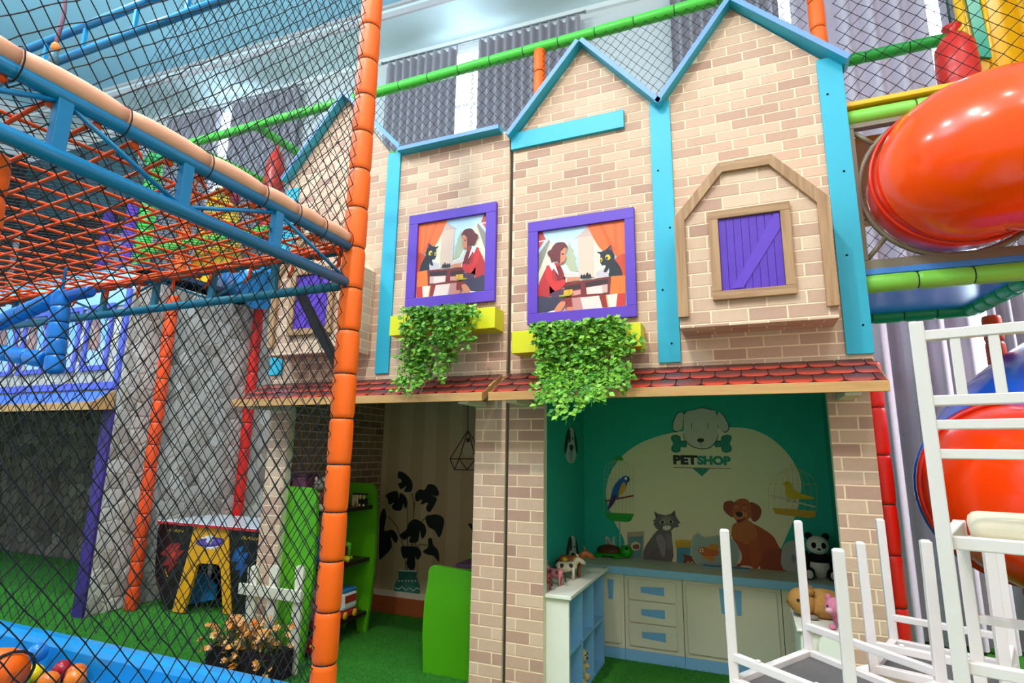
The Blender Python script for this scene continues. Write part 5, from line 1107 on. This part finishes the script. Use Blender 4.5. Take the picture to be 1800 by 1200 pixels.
build('tassel', MB().tube([(pts[-1][0], YN-.08, 4.31), (pts[-1][0]+.01, YN-.08, 4.23), (pts[-1][0], YN-.08, 4.16)], [.016, .03, .034], 8), mat('3d5a66', .8, .4, 40), hr)
# blue hanging foam loop
BLF = mat('1478d0', .3, .05, 6, spec=.5)
def pp(x, y, Y): q = at(x, y, 'Y', Y); return (q.x, q.y, q.z)
YL = 1.7
lp = thing('foam_loop', 'blue foam-covered hanging frame under the rope floor at the left edge', 'foam frame', pp(105, 630, YL))
foam('', '', '', pp(95, 655, YL), pp(109, 512, YL), .044, .085, BLF, parent=lp); foam('', '', '', pp(-60, 592, YL), pp(92, 527, YL), .042, .14, BLF, parent=lp); foam('', '', '', pp(-80, 606, YL), pp(80, 632, YL), .042, .16, BLF, parent=lp)
foam('', '', '', pp(122, 520, YL), pp(160, 512, YL), .03, .12, mat('0e58b0', .3), parent=lp)
for x, y in ((109, 512), (-40, 580)):
    q = pp(x, y, YL); build('strap', MB().box(q[0]-.012, q[0]+.012, q[1]-.002, q[1]+.002, q[2], 2.42), mat('1b4f86', .8), lp)
# ball pit
PIT = mat('1c93d6', .28, .04, 5, spec=.5)
bp = thing('ball_pit', 'blue padded ball pit wall in front of the grass at the lower left', 'ball pit', (-3.6, 1.6, 0))
def pad(x0, x1, y0, y1, h, r=.035): return MB().cbox(x0, x1, y0, y1, 0, h, r)
ZR = .505
build('far_wall', pad(-6.2, XN+.05, 2.03, 2.145, ZR), PIT, bp); build('side_wall', pad(XN-.06, XN+.05, -.6, 2.03, ZR-.02), PIT, bp); build('side_wall', pad(-6.2, -6.1, -.6, 2.03, ZR-.02), PIT, bp); build('near_wall', pad(-6.1, XN-.06, -.6, -.5, ZR-.02), PIT, bp)
zb_ = at(125, 1190, 'Y', 1.97).z-.012
build('pit_floor', MB().box(-6.1, XN-.06, -.5, 2.03, 0, zb_-.012), mat('1a6fa8', .6), bp)
balls = [('blue ball, topmost of the heap beside the pit wall', '2a86e0', -3.40, 1.955, .055), ('dark red ball left of the topmost blue ball', 'c01828', -3.52, 1.90, .0), ('larger-looking red ball right in front of the blue ball', 'c8162a', -3.36, 1.85, .015), ('yellow ball between the red and the orange balls', 'e8c818', -3.24, 1.86, .008), ('dark red ball behind the yellow ball at the pit wall', 'b01426', -3.20, 1.965, .0), ('green ball at the left of the heap beside the orange pad', '1f9a3a', -3.52, 1.76, .0), ('lime ball in front of the yellow ball', '7cc41e', -3.20, 1.78, .0), ('light yellow ball touching the red ball', 'f0d838', -3.29, 1.77, .0), ('orange ball second from the right end of the heap', 'e8741c', -3.10, 1.85, .0), ('orange ball at the right end of the heap', 'f07a1a', -2.99, 1.90, .012), ('small-looking orange ball behind the right end of the heap', 'e0681c', -3.09, 1.965, .0), ('blue ball at the left, partly behind the orange pad', '2f7fd4', -3.66, 1.9, .0)]
for lab, c, x, y, dz_ in balls:
    build('plastic_ball', MB().ball((x, y, zb_+.036+dz_), .046, 18), mat(c, .22, .03, 6, spec=.5), None, label=lab, cat='ball', group='plastic balls in the ball pit', org=(x, y, zb_+.03+dz_))
op = thing('foam_pad', 'orange foam bolster tied with black cord at the lower left corner', 'foam pad', (-3.4, 1.6, .3))
q0 = pp(-45, 1182, 1.45); q1 = pp(14, 1184, 1.45)
build('bolster', MB().tube([(q0[0]-.25, 1.45, q0[2]), (q0[0], 1.45, q0[2]), (q1[0]-.03, 1.45, q1[2]), (q1[0]+.015, 1.45, q1[2]-.004), (q1[0]+.035, 1.45, q1[2]-.008)], [.085, .088, .086, .07, .02], 18), ORG, op)
build('cord', MB().tube([(q1[0]+.012+.01*math.sin(a*2), 1.45+.08*math.cos(a), q1[2]+.08*math.sin(a)) for a in [2*PI*k/16 for k in range(16)]], .006, 5, closed=True), BLKN, op); build('post', MB().tube([(q1[0]-.06, 1.45, .0), (q1[0]-.06, 1.45, q1[2]-.05)], .03, 10), ORG, op)
q = pp(-12, 285, .72)
foam('foam_bolster', 'orange foam end at the left edge beside the rope floor', 'foam pad', (q[0]-.04, .72, q[2]+.03), (q[0]-.02, .72, q[2]-.20), .052, .11, ORG)
# ------------------------------------------------------------------ upper play deck behind the fronts
GT = mat('4fc03c', .38, .05, 6); LG = mat('7fca4a', .38, .05, 6); DG = mat('12a060', .35, .05, 6)
ZRL, YR = 4.93, 4.0
dk = thing('upper_deck', 'plywood play deck with a yellow edge above the shop rooms', 'deck', (-2, 4.5, 3.4))
build('deck_board', MB().box(-3.55, .64, 4.08, 5.1, 2.9, 2.95), mat('a8742c', .6), dk); build('deck_board', MB().box(.70, 1.9, 3.64, 5.1, 3.36, 3.40), mat('b0782a', .6), dk)
build('yellow_edge', MB().cbox(.665, 2.6, 3.50, 3.62, 3.535, 3.565, .004), mat('e8b010', .4), dk)
foam('foam_rail', 'bright green foam rail running behind the gables', 'foam rail', (-5.72, YR, ZRL), (.64, YR, ZRL), .047, .32, GT, 'green foam rails')
foam('foam_rail', 'green foam rail of the far deck side, seen through the net', 'foam rail', (-5.62, 5.06, ZRL), (-2.6, 5.06, ZRL), .047, .32, GT, 'green foam rails')
foam('foam_rail', 'green foam rail at the left end of the deck running away to the back', 'foam rail', (-5.77, YR, ZRL), (-5.62, 5.0, ZRL), .047, .30, GT, 'green foam rails')
foam('foam_rail', 'short green foam cross rail left of the hanging red bag', 'foam rail', (-4.70, YR+.05, ZRL), (-4.66, 5.0, ZRL), .047, .30, GT, 'green foam rails')
foam('foam_post', 'orange foam post rising behind the left slope of the first right gable', 'foam post', (-1.44, YR, 2.95), (-1.44, YR, ZRL-.03), .052, .21, ORG, 'orange foam posts')
foam('foam_post', 'orange foam post behind the right slope of the tallest gable', 'foam post', (.645, YR-.02, 2.95), (.645, YR-.02, 5.3), .052, .21, ORG, 'orange foam posts')
mr_ = foam('foam_rail', 'dark green foam mid rail in front of the grey curtain at the upper right', 'foam rail', (.75, 4.6, 4.57), (1.62, 4.6, 4.57), .045, .32, mat('1f9a34', .4), 'green foam rails')
for x in (.80, 1.60): build('post', MB().tube([(x, 4.6, 3.402), (x, 4.6, 4.56)], .02, 8), mat('1f9a34', .4), mr_)
foam('foam_rail', 'light green foam rail under the yellow deck edge at the upper right', 'foam rail', (.67, 3.55, 3.475), (2.4, 3.55, 3.475), .05, .32, LG, 'green foam rails')
net('safety_net', 'black safety net under the green rail behind the gables', (0, YR-.03, 0), (1, 0, 0), (0, 0, 1), -5.7, .6, 3.55, ZRL-.02, .040, .046, .0022, BLKN, seed=6, amp=.008)
net('safety_net', 'black safety net above the yellow deck edge at the upper right', (0, 3.53, 0), (1, 0, 0), (0, 0, 1), .67, 2.6, 3.55, 5.2, .046, .046, .0024, BLKN, seed=7, amp=.010)
def bag(label, x, y, z0, z1, c, lean=0):
    t = thing('punching_bag', label, 'punching bag', (x, y, z0), 'hanging bags on the play deck'); h = z1-z0
    m = mat(c, .35, .08, 12, bump=.2, bscale=30)
    mb = MB().lathe([(.001, 0), (.105, .01), (.12, .06), (.122, h*.5), (.115, h*.75), (.07, h*.9), (.024, h*.94)], 18, (x, y, z0)); build('body', mb, m, t)
    build('neck', MB().lathe([(.022, h*.94), (.02, h*.98), (.06, h*1.06), (.001, h*1.05)], 12, (x, y, z0)), m, t)
    build('strap', MB().tube([(x, y, z1), (x+lean, y, z1+.5)], .008, 6), mat('2a4a4a', .7), t)
bag('dark red hanging bag behind the net at the far left gable', -5.13, 4.72, 3.9, 5.2, 'c8301c')
bag('red hanging bag in front of the yellow slide at the upper right', 1.50, 4.3, 3.9, 4.42, 'd4281c')
t = thing('ball_cushion', 'small red cushion peeping out in the valley between the two right gables', 'cushion', (-.42, YR-.2, 3.7))
build('body', MB().ball((-.45, YR-.22, 4.0), (.10, .07, .07), 12), mat('c81420', .5), t); build('base', MB().tube([(-.45, YR-.22, 2.95), (-.45, YR-.22, 3.97)], .04, 10), mat('a01018', .5), t)
ys = thing('slide', 'yellow plastic slide with a green stripe standing at the upper right', 'slide', (1.8, 4.4, 3.4))
YS = mat('f2b80c', .25, .04, 6, spec=.5)
build('chute', MB().slab([(1.60, 3.42), (1.96, 3.42), (1.96, 5.4), (1.60, 5.4)], 4.42, 4.46, 'Y'), YS, ys)
for x in (1.60, 1.945, 1.74): build('side_lip' if x != 1.74 else 'rib', MB().tube([(x, 4.41, 3.42), (x, 4.41, 5.4)], .03 if x != 1.74 else .016, 10), YS, ys)
build('stripe', MB().slab([(1.66, 4.25), (1.73, 4.22), (1.69, 5.4), (1.62, 5.4)], 4.395, 4.42, 'Y'), mat('12a080', .3), ys)
foam('foam_post', 'orange foam post at the upper right edge beside the yellow slide', 'foam post', (1.97, 4.2, 3.42), (1.97, 4.2, 5.4), .075, .24, mat('ee4a10', .4), 'orange foam posts')
# what shows through the rope floor: second storey of the stone house
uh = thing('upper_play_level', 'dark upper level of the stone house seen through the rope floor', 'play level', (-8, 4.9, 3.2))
build('back_panel', MB().box(-10.95, -8.6, 5.0, 5.05, 3.2, 5.0), mat('15171c', .7), uh); build('deck_board', MB().box(-10.95, -5.6, 3.62, 5.1, 3.31, 3.36), mat('3a4a6a', .6), uh)  # near-black back panel paints in the shade of the open cavity
build('side_panel', MB().box(-10.97, -10.92, 2.3, 4.9, 3.36, 6.2), mat('20282e', .7), uh)  # dark sheet added over the hall wall to darken the far left
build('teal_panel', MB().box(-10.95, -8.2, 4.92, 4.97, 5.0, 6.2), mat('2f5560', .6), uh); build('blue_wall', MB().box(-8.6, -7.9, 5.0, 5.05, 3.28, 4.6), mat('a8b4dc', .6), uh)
for x, c in ((-7.85, '6a3fb8'), (-8.35, '4a2f90')): build('purple_post', MB().tube([(x, 4.8, 3.28), (x, 4.8, 4.9)], .07, 12), mat(c, .4), uh)
foam('foam_post', 'green foam post seen through the rope floor', 'foam post', (-7.35, 4.7, 3.28), (-7.35, 4.7, 5.5), .10, .35, mat('3fbf48', .4)); foam('foam_post', 'orange foam post seen through the rope floor beside the yellow panel', 'foam post', (-6.5, 4.65, 3.28), (-6.5, 4.65, 4.9), .075, .3, ORG, 'orange foam posts')
foam('foam_rail', 'green foam rail low on the deck edge behind the rope floor', 'foam rail', (-7.2, 4.6, 4.0), (-5.0, 4.6, 4.0), .07, .4, mat('5fb83a', .4), 'green foam rails')
foam('foam_rail', 'green foam rail at the top of the green post behind the net', 'foam rail', (-7.5, 4.7, 5.45), (-5.9, 4.35, 5.0), .07, .4, mat('35b860', .4), 'green foam rails')
t = thing('play_panel', 'yellow curved play panel beyond the rope floor', 'play panel', (-6.1, 4.8, 3.28))
build('panel', MB().slab(smooth([(-6.45, 3.3), (-5.7, 3.3), (-5.75, 4.3), (-5.95, 4.75), (-6.25, 4.8), (-6.4, 4.4)]), 4.78, 4.84, 'Y'), mat('e8b414', .35), t); build('red_knob', MB().ball((-5.8, 4.75, 4.6), .07, 10), mat('d03050', .4), t)
bt = thing('tube_slide', 'blue tube slide end behind the stone wall under the rope floor', 'slide', (-5.2, 4.6, 3.2))
build('tube', MB().tube([(-5.9, 4.9, 3.55), (-5.5, 4.75, 3.5), (-5.1, 4.55, 3.4), (-4.8, 4.4, 3.2)], .22, 20), mat('2a7fc0', .3), bt); build('flange', MB().tube([(-5.52+.0, 4.75+.24*math.cos(a), 3.5+.24*math.sin(a)) for a in [2*PI*k/20 for k in range(20)]], .02, 6, closed=True), mat('1c5f98', .3), bt)
# ------------------------------------------------------------------ right side: ring frame, tube slides, lower deck
STG = mat('7c7260', .45, .08, 10, metal=.2)
rf = thing('ring_frame', 'grey-brown steel frame with a ring round the upper orange tube slide', 'frame', (1.15, 3.55, 2.5))
RC = Vector((1.13, 3.55, 3.005)); RR = .435
for z in (3.43, 2.56): build('beam', MB().cbox(.675, 1.62, 3.525, 3.575, z-.028, z+.028, .003), STG, rf)
build('side_post', MB().cbox(.675, .70, 3.525, 3.575, 2.588, 3.402, .003), STG, rf)
build('ring', MB().tube([(RC.x+RR*math.cos(a), 3.54, RC.z+RR*math.sin(a)) for a in [2*PI*k/48 for k in range(48)]], .016, 10, closed=True), STG, rf)
for a, e in ((2.45, (.70, 3.38)), (PI-.0, (.70, 3.0)), (3.85, (.70, 2.60)), (.7, (1.7, 3.40)), (-.7, (1.7, 2.59))): build('stay', MB().tube([(RC.x+RR*math.cos(a), 3.54, RC.z+RR*math.sin(a)), (e[0], 3.54, e[1])], .014, 8), STG, rf)
OT = mat('ff4a00', .2, .05, 3, spec=.4, coat=.2)
def spline(P, n=8):
    out = []; P = [Vector(p) for p in P]; Q = [P[0]*2-P[1]]+P+[P[-1]*2-P[-2]]
    for i in range(1, len(Q)-2):
        for k in range(n):
            u = k/n; a, b, c, d = Q[i-1:i+3]; out.append(.5*((2*b)+(c-a)*u+(2*a-5*b+4*c-d)*u*u+(3*b-a-3*c+d)*u**3))
    return out+[P[-1]]
def tube_slide(label, segs, loc):
    t = thing('tube_slide', label, 'slide', loc, 'tube slides at the right')
    for nm, P, r, m in segs:
        Q = spline(P); rr = [r[0]+(r[1]-r[0])*min(1, i/(len(Q)*.6)) for i in range(len(Q))] if isinstance(r, tuple) else r
        build(nm, MB().tube(Q, rr, 40), m, t)
    return t
t = tube_slide('big glossy orange tube slide bulging out of the ring frame at the upper right', [('tube_section', [(1.13, 3.60, 3.0), (1.13, 3.50, 3.0), (1.145, 3.36, 3.0)], .392, mat('f83204', .22, .05, 3, spec=.4, coat=.2)), ('elbow', [(1.14, 3.40, 3.0), (1.17, 3.28, 2.99), (1.27, 3.21, 2.98), (1.45, 3.22, 2.945), (1.75, 3.33, 2.895), (2.2, 3.53, 2.855), (2.8, 3.80, 2.83)], (.402, .378), OT)], (1.13, 3.55, 2.6))
build('seam', MB().tube([(1.142+.416*math.cos(a), 3.40, 3.0+.414*math.sin(a)) for a in [2*PI*k/48 for k in range(48)]], .010, 6, closed=True), mat('d02806', .25), t)
LT = mat('f43a04', .2, .05, 3, spec=.4, coat=.2); BT = mat('1450c8', .22, .05, 3, spec=.5, coat=.4)
t2 = tube_slide('red tube slide with a blue upper length behind the white ladder-back chair', [('blue_section', [(2.75, 4.6, 2.3), (2.2, 4.5, 2.05), (1.75, 4.3, 1.78), (1.45, 4.05, 1.55), (1.31, 3.80, 1.38)], .43, BT), ('red_section', [(1.29, 3.78, 1.36), (1.29, 3.56, 1.33), (1.40, 3.30, 1.29), (1.70, 3.12, 1.22), (2.2, 3.1, 1.12), (2.8, 3.1, 1.0)], .435, LT)], (1.4, 3.6, .8))
for yy_, c in ((3.66, 'c81c08'), (3.72, '2a50b8')): build('flange', MB().tube([(1.29+.45*math.cos(a), yy_, 1.345+.45*math.sin(a)) for a in [2*PI*k/48 for k in range(48)]], .018, 8, closed=True), mat(c, .25, spec=.5), t2)
for x, y in ((2.1, 3.1), (2.5, 3.1)): build('leg', MB().tube([(x, y, 0), (x, y, .75)], .03, 10), STG, t2)
BD = mat('2f9cff', .25, .05, 4, spec=.5)
ld = thing('lower_deck', 'blue-bottomed deck under the ring frame with green foam edges', 'deck', (1.1, 4.0, 2.45))
build('blue_panel', MB().slab([(.67, 3.58), (1.49, 3.58), (1.42, 4.42), (.67, 4.42)], 2.475, 2.50, 'Z'), BD, ld); build('blue_edge', MB().cbox(.67, 2.4, 3.52, 3.58, 2.50, 2.535, .004), mat('3f7fd0', .4), ld)
foam('foam_rail', 'lime green foam edge roll at the near side of the blue deck', 'foam rail', (.67, 3.55, 2.455), (2.4, 3.55, 2.455), .05, .24, LG, 'green foam rails'); foam('foam_rail', 'emerald foam edge roll at the far side of the blue deck', 'foam rail', (.67, 4.46, 2.46), (1.42, 4.46, 2.47), .05, .19, DG, 'green foam rails')
foam('foam_rail', 'emerald foam edge roll coming forward at the right end of the blue deck', 'foam rail', (1.42, 4.44, 2.47), (1.50, 3.62, 2.475), .055, .14, mat('17b878', .35), 'green foam rails')
foam('foam_post', 'red-orange foam post under the right corner of the blue deck', 'foam post', (1.53, 4.48, 0), (1.53, 4.48, 2.42), .052, .17, mat('d8401c', .45), 'orange foam posts')
foam('foam_post', 'red foam post half hidden behind the right edge of the brick pier', 'foam post', (.655, 3.585, 0), (.655, 3.585, 2.02), .055, .25, mat('e01808', .4), 'orange foam posts')
net('safety_net', 'black net behind the ring frame under the orange tube', (0, 4.35, 0), (1, 0, 0), (0, 0, 1), .67, 2.4, 2.53, 3.36, .044, .046, .0022, BLKN, seed=9)
# ------------------------------------------------------------------ white table with upturned stools and a ladder-back chair
WM = mat('d8cbc6', .4, .03, 8, spec=.5); DF = mat('57504e', .9, .1, 60, bump=.2, bscale=400)
TO = Vector((-.09, 1.95, 0)); EX = Vector((.74, -.67, 0)).normalized(); FY = Vector((.67, .74, 0)).normalized(); TZ = .775
tb = thing('table', 'white table carrying the upturned stools and the ladder-back chair', 'table', (.45, 1.95, 0))
def tp(a, b): q = TO+EX*a+FY*b; return (q.x, q.y)
build('table_top', MB().slab([tp(-.05, -.10), tp(1.12, -.10), tp(1.12, .92), tp(-.05, .92)], TZ-.025, TZ, 'Z'), mat('e6e0dc', .4, .03), tb)
for a, b in ((.02, -.03), (1.05, -.03), (.02, .85), (1.05, .85)): q = tp(a, b); build('leg', MB().tube([(q[0], q[1], 0), (q[0], q[1], TZ-.025)], .022, 10), WM, tb)
for a0, a1, b0, b1 in ((.0, 1.07, -.06, -.04), (.0, 1.07, .86, .88)): build('apron', MB().slab([tp(a0, b0), tp(a1, b0), tp(a1, b1), tp(a0, b1)], TZ-.085, TZ-.025, 'Z'), WM, tb)
def bar(a, b, w=.026, h=None):           # square tube between two points
    a = Vector(a); b = Vector(b); h = h or w; z = (b-a).normalized(); x = z.cross(Vector((0, 0, 1)) if abs(z.z) < .9 else Vector((0, 1, 0))).normalized(); y = z.cross(x)
    bm = bmesh.new(); bmesh.ops.create_cube(bm, size=1); L_ = (b-a).length
    bmesh.ops.bevel(bm, geom=bm.edges[:], offset=.10, segments=2, affect='EDGES', profile=.5)
    mb = MB(); bm.verts.index_update()
    vs = [a+z*(v.co.z+.5)*L_ if False else (a+b)/2+x*v.co.x*w+y*v.co.y*h+z*(math.copysign(L_/2-(0.5-abs(v.co.z))*w, v.co.z)) for v in bm.verts]
    mb.add(vs, [[v.index for v in f.verts] for f in bm.faces]); bm.free(); return mb
def stool(label, c, leg, tops, bz=.05):
    """c: near-left, near-right, far-left, far-right corner on the table; tops: heights of the upturned leg ends"""
    m_ = (sum(Vector(p).x for p in c)/4, sum(Vector(p).y for p in c)/4)
    t = thing('stool', label, 'stool', (*m_, TZ), 'upturned white stools on the table')
    K = lambda p, k: (m_[0]+(p[0]-m_[0])*k, m_[1]+(p[1]-m_[1])*k)
    ring = [c[0], c[1], c[3], c[2]]; zs = TZ+bz
    build('cushion', MB().slab([K(p, .96) for p in ring], TZ+.001, zs, 'Z'), mat('d8c8aa', .8, .1, 20), t)
    build('seat_bottom', MB().slab([K(p, .93) for p in ring], zs, zs+.010, 'Z'), DF, t)
    for a, b in zip(ring, ring[1:]+ring[:1]): build('seat_rail', bar((*a, zs+.014), (*b, zs+.014), .026), WM, t)
    for p, zt in zip(c, tops):
        q = K(p, 1.02); l = build('leg', bar((*p, TZ+.02), (*q, zt), leg), WM, t)
        build('glide', MB().lathe([(.001, zt+.003), (leg*.4, zt+.003), (leg*.4, zt-.001)], 8, (q[0], q[1], 0)), mat('d9d6d2', .5), l)
    for a, b, z in ((0, 1, .135), (2, 3, .15), (1, 3, .12)): build('stretcher', bar((*c[a], TZ+z), (*c[b], TZ+z), .022), WM, t)
    for k in (.25, .75): q = Vector(c[0]).lerp(Vector(c[1]), k); build('screw_cap', MB().ball((q.x, q.y-.002, TZ+.148), (.008, .008, .006), 8), WM, t)
stool('upturned white stool at the left end of the table, in front of the cabinets', [(-.075, 1.95), (.20, 1.72), (.155, 2.33), (.45, 2.00)], .0275, (1.272, 1.268, 1.272, 1.27))
stool('upturned white stool farther back on the table, beside the brick pier', [(.335, 2.26), (.64, 2.15), (.455, 2.59), (.76, 2.47)], .0275, (1.222, 1.24, 1.27, 1.265))
def chair(label, x, y, rz, w, d, hs, hb):
    t = thing('ladder_back_chair', label, 'chair', (x, y, TZ)); t.rotation_euler[2] = rz; m = .026
    B_ = lambda n, a, b, k=m, h=None: build(n, bar(a, b, k, h), WM, t, local=True)
    for sx in (0, w):
        B_('back_post', (sx, 0, 0), (sx, -.02, hb+.012), .027); B_('front_leg', (sx+(.03 if sx == 0 else -.03), d, 0), (sx+(.03 if sx == 0 else -.03), d, hs-.0), .027)
        k = .03 if sx == 0 else -.03; B_('side_rail', (sx, 0, hs-.015), (sx+k, d, hs-.015), .024, .03)
    B_('seat_rail', (0, 0, hs-.012), (w, 0, hs-.012), .022, .026); B_('seat_rail', (.03, d, hs-.05), (w-.03, d, hs-.05), .026)
    B_('stretcher', (0, 0, .325), (w, 0, .325), .022); B_('front_stretcher', (.03, d, .335), (w-.03, d, .335), .020)
    for z, k in ((hb-.02, .022), (hb-.16, .022), (hb-.21, .020), (hb-.27, .020)): B_('back_rail', (.01, -.02*z/hb, z), (w-.01, -.02*z/hb, z), k)
    n = 9
    for i in range(1, n): B_('spindle', (w*i/n, -.018, hb-.16), (w*i/n, -.02, hb-.02), .018)
    bm = bmesh.new(); bmesh.ops.create_cube(bm, size=1)
    for v in bm.verts: v.co = (w/2+.015+v.co.x*(w-.06), d/2+.01+v.co.y*(d-.06), hs+.002+v.co.z*.054)
    bmesh.ops.bevel(bm, geom=bm.edges[:], offset=.024, segments=3, affect='EDGES', profile=.5)
    mb = MB().bm(bm, 0, True); build('cushion', mb, mat('d2c3a6', .8, .08, 20, bump=.15), t, local=True)
chair('white ladder-back chair with a cream cushion standing on the table at the right edge', .365, 1.46, -.26, .56, .40, .57, 1.005)
